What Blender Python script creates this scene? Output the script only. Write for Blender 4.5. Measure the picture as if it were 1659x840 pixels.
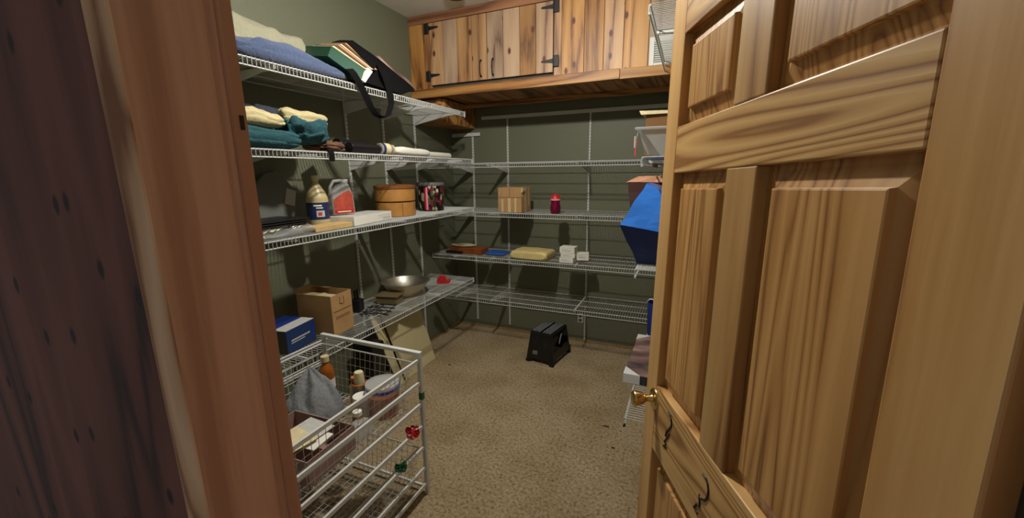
import bpy, bmesh, math, random
from mathutils import Vector, Matrix, noise
random.seed(7)
R = math.radians
for o in list(bpy.data.objects): bpy.data.objects.remove(o)
scn = bpy.context.scene
COL = scn.collection

# ------------------------------------------------------------------ camera
FPX, YAW, PITCH, ROLL, CAMH = 659.37, R(23.437), R(11.983), R(-.662), 1.55
cF = Vector((-math.sin(YAW)*math.cos(PITCH), math.cos(YAW)*math.cos(PITCH), -math.sin(PITCH)))
_r = Vector((math.cos(YAW), math.sin(YAW), 0)); _u = _r.cross(cF)
cR = _r*math.cos(ROLL) + _u*math.sin(ROLL)
cU = -_r*math.sin(ROLL) + _u*math.cos(ROLL)
cam = bpy.data.objects.new('camera', bpy.data.cameras.new('camera'))
COL.objects.link(cam)
M = Matrix((cR, cU, -cF)).transposed().to_4x4(); M.translation = (0, 0, CAMH)
cam.matrix_world = M
cam.data.sensor_fit = 'HORIZONTAL'; cam.data.sensor_width = 36
cam.data.lens = FPX/1659*36; cam.data.clip_start = .02
scn.camera = cam

# ------------------------------------------------------------------ world, lamp, exposure
w = bpy.data.worlds.new('world'); scn.world = w; w.use_nodes = True
w.node_tree.nodes['Background'].inputs[0].default_value = (1, .95, .90, 1)
w.node_tree.nodes['Background'].inputs[1].default_value = .17
LAMP_POS = Vector((-.86, 1.62, 2.56))
LAMP_STRENGTH = 1420.0
LAMP_COLOR = (1.0, .95, .85)
scn.view_settings.view_transform = 'Standard'
scn.view_settings.look = 'None'
scn.view_settings.gamma = 1
scn.view_settings.exposure = 0.0
scn.view_settings.use_curve_mapping = False

# ------------------------------------------------------------------ helpers
def lin(c):
    c /= 255.0
    return c/12.92 if c <= .04045 else ((c+.055)/1.055)**2.4
def S(r, g, b): return (lin(r), lin(g), lin(b), 1)

MATS = {}
def newmat(name):
    m = bpy.data.materials.new(name); m.use_nodes = True
    MATS[name] = m
    nt = m.node_tree
    return m, nt.nodes, nt.links, nt.nodes['Principled BSDF']
def ramp(N, pts):
    r = N.new('ShaderNodeValToRGB'); e = r.color_ramp.elements
    while len(e) < len(pts): e.new(.5)
    for el, (p, c) in zip(e, pts): el.position = p; el.color = c
    return r
def mapped(N, L, scale, offset_random=True, rot=(0, 0, 0)):
    tc = N.new('ShaderNodeTexCoord'); mp = N.new('ShaderNodeMapping')
    mp.inputs['Scale'].default_value = scale; mp.inputs['Rotation'].default_value = rot
    L.new(tc.outputs['Object'], mp.inputs['Vector'])
    if offset_random:
        oi = N.new('ShaderNodeObjectInfo'); mu = N.new('ShaderNodeMath'); mu.operation = 'MULTIPLY'
        mu.inputs[1].default_value = 37.0
        L.new(oi.outputs['Random'], mu.inputs[0]); L.new(mu.outputs[0], mp.inputs['Location'])
    return mp
def plain(name, col, rough=.6, metal=0, bump=0, bscale=60, var=0, alpha=1, spec=.5, sheen=0, trans=0):
    m, N, L, b = newmat(name)
    b.inputs['Base Color'].default_value = col
    b.inputs['Roughness'].default_value = rough; b.inputs['Metallic'].default_value = metal
    b.inputs['Specular IOR Level'].default_value = spec
    b.inputs['Alpha'].default_value = alpha
    b.inputs['Transmission Weight'].default_value = trans
    if sheen: b.inputs['Sheen Weight'].default_value = sheen
    if var or bump:
        mp = mapped(N, L, (1, 1, 1))
        nz = N.new('ShaderNodeTexNoise'); nz.inputs['Scale'].default_value = bscale; nz.inputs['Detail'].default_value = 4
        L.new(mp.outputs[0], nz.inputs['Vector'])
        if var:
            d = tuple(max(0, c*(1-var)) for c in col[:3])+(1,); h = tuple(min(1, c*(1+var)) for c in col[:3])+(1,)
            r = ramp(N, [(.3, d), (.7, h)]); L.new(nz.outputs[0], r.inputs[0]); L.new(r.outputs[0], b.inputs['Base Color'])
        if bump:
            bp = N.new('ShaderNodeBump'); bp.inputs['Strength'].default_value = bump; bp.inputs['Distance'].default_value = .01
            L.new(nz.outputs[0], bp.inputs['Height']); L.new(bp.outputs[0], b.inputs['Normal'])
    return m
def wood(name, c_light, c_mid, c_dark, axis='z', rough=.45, knots=0, rings=9.0, var=.25, tilt=(0, 0, 0), fine=.35, knotcol=None, huevar=.0, lines=13, stretch=.09):
    """procedural timber: long stretched grain, cathedral rings, optional knots; each board differs"""
    m, N, L, b = newmat(name)
    st = {'x': (stretch, 1, 1), 'y': (1, stretch, 1), 'z': (1, 1, stretch)}[axis]
    mp = mapped(N, L, st, True, tilt)
    wz = N.new('ShaderNodeTexNoise'); wz.inputs['Scale'].default_value = 2.2; wz.inputs['Detail'].default_value = 2
    L.new(mp.outputs[0], wz.inputs['Vector'])
    mx = N.new('ShaderNodeMix'); mx.data_type = 'VECTOR'; mx.inputs[0].default_value = .18
    L.new(mp.outputs[0], mx.inputs[4]); L.new(wz.outputs['Color'], mx.inputs[5])
    # broad rings
    big = N.new('ShaderNodeTexNoise'); big.inputs['Scale'].default_value = rings; big.inputs['Detail'].default_value = 1.5
    L.new(mx.outputs[1], big.inputs['Vector'])
    k = N.new('ShaderNodeMath'); k.operation = 'MULTIPLY'; k.inputs[1].default_value = lines
    L.new(big.outputs[0], k.inputs[0])
    fr = N.new('ShaderNodeMath'); fr.operation = 'PINGPONG'; fr.inputs[1].default_value = 1
    L.new(k.outputs[0], fr.inputs[0])
    # fine fibre
    fi = N.new('ShaderNodeTexNoise'); fi.inputs['Scale'].default_value = 90; fi.inputs['Detail'].default_value = 3
    L.new(mx.outputs[1], fi.inputs['Vector'])
    a1 = N.new('ShaderNodeMath'); a1.operation = 'MULTIPLY_ADD'; a1.inputs[1].default_value = 1-fine
    a2 = N.new('ShaderNodeMath'); a2.operation = 'MULTIPLY'; a2.inputs[1].default_value = fine*1.1
    L.new(fi.outputs[0], a2.inputs[0]); L.new(fr.outputs[0], a1.inputs[0]); L.new(a2.outputs[0], a1.inputs[2])
    rp = ramp(N, [(.20, c_dark), (.40, c_mid), (.78, c_light)])
    L.new(a1.outputs[0], rp.inputs[0])
    out = rp.outputs[0]
    # slow stain tone along the board
    sl = N.new('ShaderNodeTexNoise'); sl.inputs['Scale'].default_value = 4; L.new(mx.outputs[1], sl.inputs['Vector'])
    hv = N.new('ShaderNodeHueSaturation')
    oi = N.new('ShaderNodeObjectInfo')
    v1 = N.new('ShaderNodeMapRange'); v1.inputs[3].default_value = 1-var; v1.inputs[4].default_value = 1+var*.6
    L.new(oi.outputs['Random'], v1.inputs[0])
    v2 = N.new('ShaderNodeMapRange'); v2.inputs[1].default_value = .3; v2.inputs[2].default_value = .7; v2.inputs[3].default_value = .82; v2.inputs[4].default_value = 1.12
    L.new(sl.outputs[0], v2.inputs[0])
    vm = N.new('ShaderNodeMath'); vm.operation = 'MULTIPLY'; L.new(v1.outputs[0], vm.inputs[0]); L.new(v2.outputs[0], vm.inputs[1])
    L.new(vm.outputs[0], hv.inputs['Value']); L.new(out, hv.inputs['Color'])
    if huevar:
        rr = N.new('ShaderNodeMath'); rr.operation = 'MULTIPLY'; rr.inputs[1].default_value = 7.31
        r2 = N.new('ShaderNodeMath'); r2.operation = 'FRACT'
        L.new(oi.outputs['Random'], rr.inputs[0]); L.new(rr.outputs[0], r2.inputs[0])
        r3 = N.new('ShaderNodeMapRange'); r3.inputs[3].default_value = 1-huevar; r3.inputs[4].default_value = 1.1
        L.new(r2.outputs[0], r3.inputs[0]); L.new(r3.outputs[0], hv.inputs['Saturation'])
    out = hv.outputs[0]
    if knots:
        ks = {'x': (.55, 1, 1), 'y': (1, .55, 1), 'z': (1, 1, .55)}[axis]
        kp = mapped(N, L, ks, True)
        vo = N.new('ShaderNodeTexVoronoi'); vo.inputs['Scale'].default_value = knots; vo.inputs['Randomness'].default_value = 1
        vo.voronoi_dimensions = '2D'
        sx = N.new('ShaderNodeSeparateXYZ'); cx = N.new('ShaderNodeCombineXYZ')
        L.new(kp.outputs[0], sx.inputs[0]); L.new(sx.outputs[0], cx.inputs[0]); L.new(sx.outputs[2], cx.inputs[1])
        L.new(cx.outputs[0], vo.inputs['Vector'])
        kr = ramp(N, [(.045, (1, 1, 1, 1)), (.085, (0, 0, 0, 1))]); L.new(vo.outputs['Distance'], kr.inputs[0])
        km = N.new('ShaderNodeMix'); km.data_type = 'RGBA'
        L.new(kr.outputs[0], km.inputs[0]); L.new(out, km.inputs[6]); km.inputs[7].default_value = knotcol or c_dark
        out = km.outputs[2]
    L.new(out, b.inputs['Base Color'])
    b.inputs['Roughness'].default_value = rough
    bp = N.new('ShaderNodeBump'); bp.inputs['Strength'].default_value = .12; bp.inputs['Distance'].default_value = .004
    L.new(a1.outputs[0], bp.inputs['Height']); L.new(bp.outputs[0], b.inputs['Normal'])
    return m
def carpet():
    m, N, L, b = newmat('carpet')
    mp = mapped(N, L, (1, 1, 1), False)
    n1 = N.new('ShaderNodeTexNoise'); n1.inputs['Scale'].default_value = 62; n1.inputs['Detail'].default_value = 8; n1.inputs['Roughness'].default_value = .75
    n2 = N.new('ShaderNodeTexNoise'); n2.inputs['Scale'].default_value = 3.0; n2.inputs['Detail'].default_value = 4
    L.new(mp.outputs[0], n1.inputs['Vector']); L.new(mp.outputs[0], n2.inputs['Vector'])
    r1 = ramp(N, [(.36, S(124, 102, 76)), (.46, S(192, 169, 134)), (.58, S(218, 197, 162)), (.68, S(240, 224, 194))]); L.new(n1.outputs[0], r1.inputs[0])
    r2 = ramp(N, [(.35, (.80, .76, .70, 1)), (.6, (1, 1, 1, 1))]); L.new(n2.outputs[0], r2.inputs[0])
    mx = N.new('ShaderNodeMix'); mx.data_type = 'RGBA'; mx.blend_type = 'MULTIPLY'; mx.inputs[0].default_value = 1
    L.new(r1.outputs[0], mx.inputs[6]); L.new(r2.outputs[0], mx.inputs[7])
    # small dark crumbs
    vo = N.new('ShaderNodeTexVoronoi'); vo.inputs['Scale'].default_value = 9; L.new(mp.outputs[0], vo.inputs['Vector'])
    kr = ramp(N, [(.035, (1, 1, 1, 1)), (.06, (0, 0, 0, 1))]); L.new(vo.outputs['Distance'], kr.inputs[0])
    cm = N.new('ShaderNodeMix'); cm.data_type = 'RGBA'; cm.inputs[7].default_value = S(92, 66, 44)
    ml = N.new('ShaderNodeMath'); ml.operation = 'MULTIPLY'; ml.inputs[1].default_value = .55
    L.new(kr.outputs[0], ml.inputs[0]); L.new(ml.outputs[0], cm.inputs[0]); L.new(mx.outputs[2], cm.inputs[6])
    L.new(cm.outputs[2], b.inputs['Base Color'])
    b.inputs['Roughness'].default_value = 1; b.inputs['Specular IOR Level'].default_value = .1
    bp = N.new('ShaderNodeBump'); bp.inputs['Strength'].default_value = 1; bp.inputs['Distance'].default_value = .02
    L.new(n1.outputs[0], bp.inputs['Height']); L.new(bp.outputs[0], b.inputs['Normal'])
carpet()
plain('wall_paint', S(105, 108, 88), .55, bump=.08, bscale=90, var=.03)
plain('ceiling_paint', S(222, 220, 214), .9, bump=.15, bscale=70)
plain('white_metal', S(206, 207, 205), .35, var=.02, bscale=30)
plain('white_wire', S(192, 194, 192), .4)
plain('slot_dark', S(70, 70, 68), .8)
plain('black_iron', S(22, 21, 24), .5, bump=.2, bscale=120)
plain('black_plastic', S(17, 18, 21), .38, spec=.5)
plain('black_cloth', S(13, 13, 15), .9, spec=.12, bump=.3, bscale=140)
plain('brass', S(216, 186, 124), .22, 1)
plain('steel', S(206, 201, 188), .40, 1, bump=.03, bscale=40)
plain('cardboard', S(176, 138, 92), .85, var=.08, bscale=14, bump=.05)
plain('cardboard_tape', S(206, 186, 146), .4)
plain('cardboard_dark', S(120, 84, 48), .9)
plain('paper_white', S(226, 224, 214), .7)
plain('paper_cream', S(214, 200, 160), .8, var=.1, bscale=30)
plain('manila', S(212, 192, 130), .55, var=.12, bscale=18, bump=.2)
plain('blue_blanket', S(66, 80, 112), .95, bump=.35, bscale=70, var=.12, sheen=.3)
plain('navy_cloth', S(44, 48, 66), .95, bump=.35, bscale=70, var=.12)
plain('cream_fleece', S(156, 153, 130), .95, bump=.5, bscale=60, var=.06, sheen=.3)
plain('cream_cotton', S(188, 176, 134), .95, bump=.35, bscale=60, var=.05)
plain('teal_cloth', S(30, 74, 82), .95, bump=.35, bscale=60, var=.14)
plain('brown_cloth', S(96, 66, 48), .95, bump=.5, bscale=60, var=.2)
plain('grey_cloth', S(122, 124, 128), .95, bump=.4, bscale=70, var=.12)
plain('grey_plastic', S(106, 108, 104), .5, bump=.1, bscale=12)
plain('rib_sheen', S(150, 152, 156), .3)
plain('green_board', S(10, 64, 46), .5)
plain('red_plastic', S(196, 34, 44), .35)
plain('wine_bottle', S(104, 10, 48), .18)
plain('pink_band', S(238, 150, 172), .35)
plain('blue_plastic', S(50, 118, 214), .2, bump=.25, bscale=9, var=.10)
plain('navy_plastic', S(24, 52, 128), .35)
plain('blue_print', S(22, 52, 100), .45)
plain('label_blue', S(30, 42, 88), .45)
plain('label_red', S(176, 74, 58), .45, var=.25, bscale=26)
plain('label_crimson', S(176, 30, 36), .45)
plain('milky_plastic', S(190, 174, 130), .4)
plain('clear_plastic', S(205, 208, 205), .15, alpha=.30)
plain('cloudy_plastic', S(200, 202, 200), .3, alpha=.42, bump=.2, bscale=12)
plain('amber', S(150, 84, 26), .2)
plain('orange_snack', S(190, 98, 48), .7, var=.25, bscale=60)
plain('bright_blue', S(40, 90, 176), .35)
plain('bamboo', S(180, 128, 66), .45, var=.12, bscale=22)
plain('bamboo_dark', S(128, 76, 36), .5, var=.12, bscale=22)
plain('red_wood', S(132, 68, 30), .4, var=.2, bscale=16)
plain('raw_wood', S(196, 164, 110), .6, var=.1, bscale=20)
plain('panel_cream', S(206, 194, 150), .75, var=.03, bscale=5)
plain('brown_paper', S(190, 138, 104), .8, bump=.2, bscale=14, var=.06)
plain('brown_paper_shaded', S(70, 38, 30), .8)
plain('pink_box', S(150, 120, 112), .8, var=.1, bscale=10)
plain('canvas_side', S(216, 216, 216), .75)
plain('canvas_dark', S(52, 50, 56), .7)
plain('vent_white', S(226, 226, 224), .5)
plain('vent_grey', S(150, 150, 150), .6)
plain('green_foil', S(22, 96, 56), .35)
plain('label_grey', S(190, 190, 186), .6, var=.1, bscale=60)
plain('outlet_ivory', S(196, 194, 184), .4)
plain('fixture_dark', S(70, 60, 56), .5)
plain('scale_metal', S(112, 98, 70), .5, .2, var=.15, bscale=20)
plain('straw', S(206, 182, 120), .8)
plain('near_black', S(20, 15, 14), .5)
plain('print_brown', S(120, 78, 40), .85)
plain('tack_strip', S(150, 122, 80), .9, var=.15, bscale=20)
wood('pine', S(198, 148, 84), S(176, 122, 62), S(112, 70, 38), 'z', .5, knots=5.5, rings=5, var=.18, knotcol=S(86, 44, 32), huevar=.4, lines=12, fine=.42)
wood('pine_ledge', S(190, 140, 78), S(164, 112, 58), S(108, 66, 34), 'x', .5, knots=1.6, rings=6, var=.10, knotcol=S(84, 46, 30))
wood('pine_under', S(170, 122, 72), S(140, 94, 52), S(92, 60, 34), 'y', .6, knots=2.5, rings=6, var=.2)
wood('pine_red', S(166, 118, 84), S(148, 100, 70), S(108, 70, 46), 'x', .5, rings=6, var=.1)
DC = (S(204, 164, 108), S(184, 138, 82), S(136, 92, 50))
wood('door_v', *DC, 'z', .38, rings=6, var=.06, fine=.45, lines=10, stretch=.05)
wood('door_h', S(208, 168, 110), S(190, 146, 90), S(146, 102, 58), 'x', .38, rings=9, var=.05, fine=.28, lines=34, stretch=.065)
wood('door_p', S(194, 150, 94), S(170, 124, 70), S(122, 78, 40), 'z', .36, rings=14, var=.06, fine=.5, lines=26, stretch=.035)
wood('jamb', S(236, 192, 164), S(226, 178, 148), S(192, 140, 110), 'z', .55, rings=3, var=.03, fine=.25, lines=8, stretch=.05)
wood('jamb_edge', S(228, 194, 160), S(208, 170, 134), S(146, 106, 78), 'z', .6, knots=2.0, rings=12, var=.03, lines=16)
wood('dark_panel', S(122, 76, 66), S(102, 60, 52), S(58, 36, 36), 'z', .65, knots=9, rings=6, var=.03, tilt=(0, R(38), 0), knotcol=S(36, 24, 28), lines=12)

def confetti():
    m, N, L, b = newmat('tin_print')
    mp = mapped(N, L, (1, 1, .6), False)
    vo = N.new('ShaderNodeTexVoronoi'); vo.inputs['Scale'].default_value = 46; L.new(mp.outputs[0], vo.inputs['Vector'])
    sp = N.new('ShaderNodeSeparateColor'); L.new(vo.outputs['Color'], sp.inputs[0])
    r = ramp(N, [(0, S(20, 20, 22)), (.35, S(40, 44, 30)), (.5, S(160, 150, 120)), (.62, S(120, 30, 46)), (.75, S(84, 92, 52)), (.9, S(206, 198, 180))])
    r.color_ramp.interpolation = 'CONSTANT'
    L.new(sp.outputs[0], r.inputs[0]); L.new(r.outputs[0], b.inputs['Base Color']); b.inputs['Roughness'].default_value = .35
def picture():
    m, N, L, b = newmat('canvas_picture')
    mp = mapped(N, L, (1, 3, 1), False)
    nz = N.new('ShaderNodeTexNoise'); nz.inputs['Scale'].default_value = 4; nz.inputs['Detail'].default_value = 6; L.new(mp.outputs[0], nz.inputs['Vector'])
    r = ramp(N, [(.3, S(50, 48, 54)), (.5, S(134, 104, 98)), (.62, S(176, 144, 132)), (.75, S(210, 190, 178))])
    L.new(nz.outputs[0], r.inputs[0]); L.new(r.outputs[0], b.inputs['Base Color']); b.inputs['Roughness'].default_value = .45
confetti(); picture()

class MB:
    def __init__(s): s.v = []; s.f = []
    def add(s, vs, fs, mat=None):
        n = len(s.v)
        s.v += [tuple(mat @ Vector(v)) if mat else tuple(v) for v in vs]
        s.f += [tuple(i+n for i in f) for f in fs]
        return s
    def box(s, x0, x1, y0, y1, z0, z1, mat=None):
        vs = [(x0, y0, z0), (x1, y0, z0), (x1, y1, z0), (x0, y1, z0), (x0, y0, z1), (x1, y0, z1), (x1, y1, z1), (x0, y1, z1)]
        return s.add(vs, [(3, 2, 1, 0), (4, 5, 6, 7), (0, 1, 5, 4), (1, 2, 6, 5), (2, 3, 7, 6), (3, 0, 4, 7)], mat)
    def hexa(s, vs): return s.add(vs, [(3, 2, 1, 0), (4, 5, 6, 7), (0, 1, 5, 4), (1, 2, 6, 5), (2, 3, 7, 6), (3, 0, 4, 7)])
    def tube(s, path, r, n=6, mat=None, closed=False):
        P = [Vector(p) for p in path]; rings = []
        m = len(P)
        prev = None
        for i, p in enumerate(P):
            if closed: t = (P[(i+1) % m]-P[i-1])
            else: t = (P[min(i+1, m-1)]-P[max(i-1, 0)])
            t = t.normalized()
            ref = prev if prev is not None else (Vector((0, 0, 1)) if abs(t.z) < .9 else Vector((1, 0, 0)))
            a = (ref - t*ref.dot(t))
            if a.length < 1e-5: a = t.orthogonal()
            a.normalize(); b = t.cross(a); prev = a
            rr = r[i] if isinstance(r, (list, tuple)) else r
            rings.append([p+(a*math.cos(2*math.pi*k/n)+b*math.sin(2*math.pi*k/n))*rr for k in range(n)])
        vs = [v for rg in rings for v in rg]; fs = []
        for i in range(m if closed else m-1):
            j = (i+1) % m
            for k in range(n):
                k2 = (k+1) % n; fs.append((i*n+k, i*n+k2, j*n+k2, j*n+k))
        if not closed: fs += [tuple(range(n-1, -1, -1)), tuple((m-1)*n+k for k in range(n))]
        return s.add(vs, fs, mat)
    def lathe(s, prof, n=24, mat=None, cap=True):
        vs = []; fs = []
        for r, z in prof: vs += [(r*math.cos(2*math.pi*k/n), r*math.sin(2*math.pi*k/n), z) for k in range(n)]
        for i in range(len(prof)-1):
            for k in range(n):
                k2 = (k+1) % n; fs.append((i*n+k, i*n+k2, (i+1)*n+k2, (i+1)*n+k))
        if cap:
            fs += [tuple(range(n-1, -1, -1)), tuple((len(prof)-1)*n+k for k in range(n))]
        return s.add(vs, fs, mat)
    def prism(s, poly, a, b, axis='z', mat=None):
        n = len(poly)
        def P(u, v, h): return {'z': (u, v, h), 'y': (u, h, v), 'x': (h, u, v)}[axis]
        vs = [P(u, v, a) for u, v in poly]+[P(u, v, b) for u, v in poly]
        fs = [tuple(range(n-1, -1, -1)), tuple(range(n, 2*n))]+[(i, (i+1) % n, n+(i+1) % n, n+i) for i in range(n)]
        return s.add(vs, fs, mat)
    def ribbon(s, path, width_vec, th):
        P = [Vector(p) for p in path]; wv = Vector(width_vec); vs = []; fs = []
        for i, p in enumerate(P):
            t = (P[min(i+1, len(P)-1)]-P[max(i-1, 0)]).normalized(); nn = t.cross(wv).normalized()*th*.5
            vs += [p-wv*.5-nn, p+wv*.5-nn, p+wv*.5+nn, p-wv*.5+nn]
        for i in range(len(P)-1):
            for k in range(4): k2 = (k+1) % 4; fs.append((i*4+k, i*4+k2, i*4+4+k2, i*4+4+k))
        fs += [(3, 2, 1, 0), tuple(len(vs)-4+k for k in range(4))]
        return s.add(vs, fs)
    def blob(s, a, b, h, seed, loc=(0, 0, 0), e=.55, amp=.12, freq=6, nu=56, nv=22, fold=0, foldaxis=0, mat=None, flat=True, layers=0, stretch=(1, 1, 1)):
        """crumpled soft body: super-ellipsoid with noise wrinkles and a flat underside"""
        vs = []; fs = []
        pw = lambda c, k: math.copysign(abs(c)**k, c)
        for j in range(nv+1):
            ph = -math.pi/2+math.pi*j/nv
            for i in range(nu):
                th = 2*math.pi*i/nu
                x = a*pw(math.cos(th), e)*pw(math.cos(ph), e); y = b*pw(math.sin(th), e)*pw(math.cos(ph), e); z = h*.5*pw(math.sin(ph), .8)+h*.5
                p = Vector((x, y, z))+Vector((seed*3.1, seed*1.7, seed*.9))
                q_ = Vector((p.x*stretch[0], p.y*stretch[1], p.z*stretch[2]))
                d = noise.fractal(q_*freq, 1, 2, 4)*amp*h + noise.noise(q_*freq*.4)*amp*h*1.3
                if layers: d -= (1-abs(math.sin(math.pi*layers*(z/h+.12*noise.noise(p*5)))))**3*.016
                if fold: d += math.sin((x if foldaxis == 0 else y)*fold+noise.noise(p*3)*3)*amp*h*.8
                k = 1+d/max(a, b)
                zz = z+d*(z/h)
                vs.append((x*k+loc[0], y*k+loc[1], (max(zz, 0) if flat else zz)+loc[2]))
        for j in range(nv):
            for i in range(nu):
                i2 = (i+1) % nu; fs.append((j*nu+i, j*nu+i2, (j+1)*nu+i2, (j+1)*nu+i))
        return s.add(vs, fs, mat)
    def build(s, name, mat, parent=None, bevel=0, smooth=False, seg=2):
        me = bpy.data.meshes.new(name); me.from_pydata(s.v, [], s.f); me.update()
        o = bpy.data.objects.new(name, me); COL.objects.link(o)
        me.materials.append(MATS[mat])
        if smooth:
            for p in me.polygons: p.use_smooth = True
        if bevel:
            bv = o.modifiers.new('bevel', 'BEVEL'); bv.width = bevel; bv.segments = seg; bv.limit_method = 'ANGLE'; bv.angle_limit = R(40)
        if smooth:
            try:
                sm = o.modifiers.new('wn', 'WEIGHTED_NORMAL'); sm.keep_sharp = True
            except Exception: pass
            me.set_sharp_from_angle(angle=R(50))
        if parent: o.parent = parent
        return o
def tag(o, label, cat, group=None, kind=None):
    o['label'] = label
    if cat: o['category'] = cat
    if group: o['group'] = group
    if kind: o['kind'] = kind
    return o
def thing(name, label, cat, loc=(0, 0, 0), rz=0, group=None, kind=None):
    o = bpy.data.objects.new(name, None); COL.objects.link(o)
    o.location = loc; o.rotation_euler = (0, 0, rz); o.empty_display_size = .05
    return tag(o, label, cat, group, kind)
def struct(name, mb, mat, label, bevel=0):
    o = mb.build(name, mat, bevel=bevel); o['kind'] = 'structure'; o['label'] = label; return o
def B(*a): return MB().box(*a)
def ray(px, py): return cF + cR*((px-829.5)/FPX) - cU*((py-420)/FPX)
def atZ(px, py, z): d = ray(px, py); t = (z-CAMH)/d.z; return Vector((0, 0, CAMH))+d*t

# ------------------------------------------------------------------ room shell
XL, XR, YF, YB, ZC = -2.15, .30, .42, 3.53, 2.76
struct('floor', B(XL-.1, XR+.1, -.9, YB+.1, -.06, 0), 'carpet', 'beige cut-pile carpet, worn and flecked, across the closet floor')
struct('ceiling', B(XL-.1, XR+.1, YF-.15, YB+.1, ZC, ZC+.06), 'ceiling_paint', 'off-white painted ceiling above the wooden cabinet')
struct('wall_left', B(XL-.1, XL, YF-.15, YB+.1, 0, ZC), 'wall_paint', 'dark olive green wall behind the left wire shelves')
struct('wall_back', B(XL, XR, YB, YB+.1, 0, ZC), 'wall_paint', 'dark olive green wall behind the back wire shelves')
struct('wall_right', B(XR, XR+.1, YF-.15, YB+.1, 0, ZC), 'wall_paint', 'olive green wall behind the open door')
JL, JR, YO, HD = -.60, .278, .267, 2.10
wf = MB().box(XL, JL-.02, YO+.02, YF, 0, ZC).box(JR+.02, XR, YO+.02, YF, 0, ZC).box(JL-.02, JR+.02, YO+.02, YF, HD, ZC)
struct('wall_front', wf, 'wall_paint', 'wall around the doorway, seen beside the left jamb')
# left jamb: lit reddish face toward the opening, raised bead at the closet end
j = thing('trim_1', 'reddish brown wooden door jamb on the left of the doorway', None, kind='structure')
MB().prism([(JL-.02, .281), (JL, .281), (JL, .381), (JL-.003, .384), (JL-.003, .386), (JL, .389), (JL, .394), (JL-.003, .397), (JL, .40), (JL, .419), (JL-.004, YF), (JL-.02, YF)], 0, HD, 'z').build('jamb_board', 'jamb', j)
MB().prism([(JL-.02, .281), (JL, .281), (JL-.0005, .278), (JL-.0165, .2665), (JL-.02, .265)], 0, HD, 'z').build('jamb_edge', 'jamb_edge', j)
kb = MB().box(JL-.0025, JL+.0012, .408, .414, 1.615, 1.635).build('latch_notch', 'near_black', j)
j = thing('trim_2', 'dark wooden panel beside the doorway on the left', None, kind='structure')
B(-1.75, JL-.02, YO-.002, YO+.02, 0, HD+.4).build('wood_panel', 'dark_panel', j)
j = thing('trim_3', 'wooden door jamb on the hinge side', None, kind='structure')
B(JR, JR+.02, YO, YF, 0, HD).build('jamb_board', 'jamb', j)
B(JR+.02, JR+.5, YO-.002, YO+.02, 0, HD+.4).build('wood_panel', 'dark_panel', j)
j = thing('trim_4', 'wooden head jamb over the doorway', None, kind='structure')
B(JL-.02, JR+.02, YO, YF, HD, HD+.02).build('head_jamb', 'jamb', j)
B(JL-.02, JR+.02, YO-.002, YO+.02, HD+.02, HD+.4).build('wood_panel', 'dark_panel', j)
struct('baseboard_back', B(XL, XR, YB-.018, YB, 0, .016), 'tack_strip', 'thin bare wood strip along the foot of the back wall')
struct('baseboard_left', B(XL, XL+.014, 2.4, YB-.018, 0, .012), 'tack_strip', 'thin bare wood strip along the foot of the left wall')

# ------------------------------------------------------------------ lamp (above the frame)
lp = thing('ceiling_lamp', 'small domed lamp hanging from the ceiling in the middle of the closet', 'lamp', (LAMP_POS.x, LAMP_POS.y, ZC))
MB().lathe([(.0, 0), (.065, 0), (.065, -.02), (.03, -.06), (.024, -.14), (.05, -.165), (.052, -.187), (.0, -.187)], 28, cap=False).build('lamp_holder', 'vent_white', lp, smooth=True)
m, N, L, b = newmat('bulb'); b.inputs['Base Color'].default_value = (1, 1, 1, 1)
b.inputs['Emission Color'].default_value = LAMP_COLOR+(1,); b.inputs['Emission Strength'].default_value = LAMP_STRENGTH
pr = [(.0, -.232)]+[(.045*math.sin(t), -.187-.045*math.cos(t)) for t in [R(a) for a in range(10, 91, 10)]]+[(0, -.187)]
MB().lathe(pr, 20, cap=False).build('bulb', 'bulb', lp, smooth=True)

# ------------------------------------------------------------------ six-panel door
a_, t_, l_ = R(-23.355), R(2.2127), R(1.49)
d = Vector((-math.sin(a_), -math.cos(a_), 0)); n = Vector((-d.y, d.x, 0)); z = Vector((0, 0, 1))
dd = d*math.cos(t_)+z*math.sin(t_); zz = -d*math.sin(t_)+z*math.cos(t_); zz = (zz*math.cos(l_)+n*math.sin(l_)).normalized()
nn = zz.cross(dd).normalized()
O = Vector((-.0468, 1.138, .95))-zz*.95
Md = Matrix((dd, nn, zz)).transposed().to_4x4(); Md.translation = O
door = thing('door_1', 'honey-stained six-panel wooden door standing open into the closet', None, kind='structure')
door.matrix_world = Md
T = .036
uL0, uL1, uM0, uM1, uR0, uR1 = -.08, 0, .265, .366, .656, .765
rails = [(.035, .25), (.755, .95), (1.544, 1.661), (1.882, 2.03)]
def stick(x0, x1, z0, z1, name, mat): return B(x0, x1, 0, T, z0, z1).build(name, mat, door, bevel=.003, seg=2)
stick(uL0, uL1, .035, 2.03, 'stile', 'door_v'); stick(uR0, uR1, .035, 2.03, 'stile', 'door_v')
for z0, z1 in rails: stick(uL1, uR0, z0, z1, 'rail', 'door_h')
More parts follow.
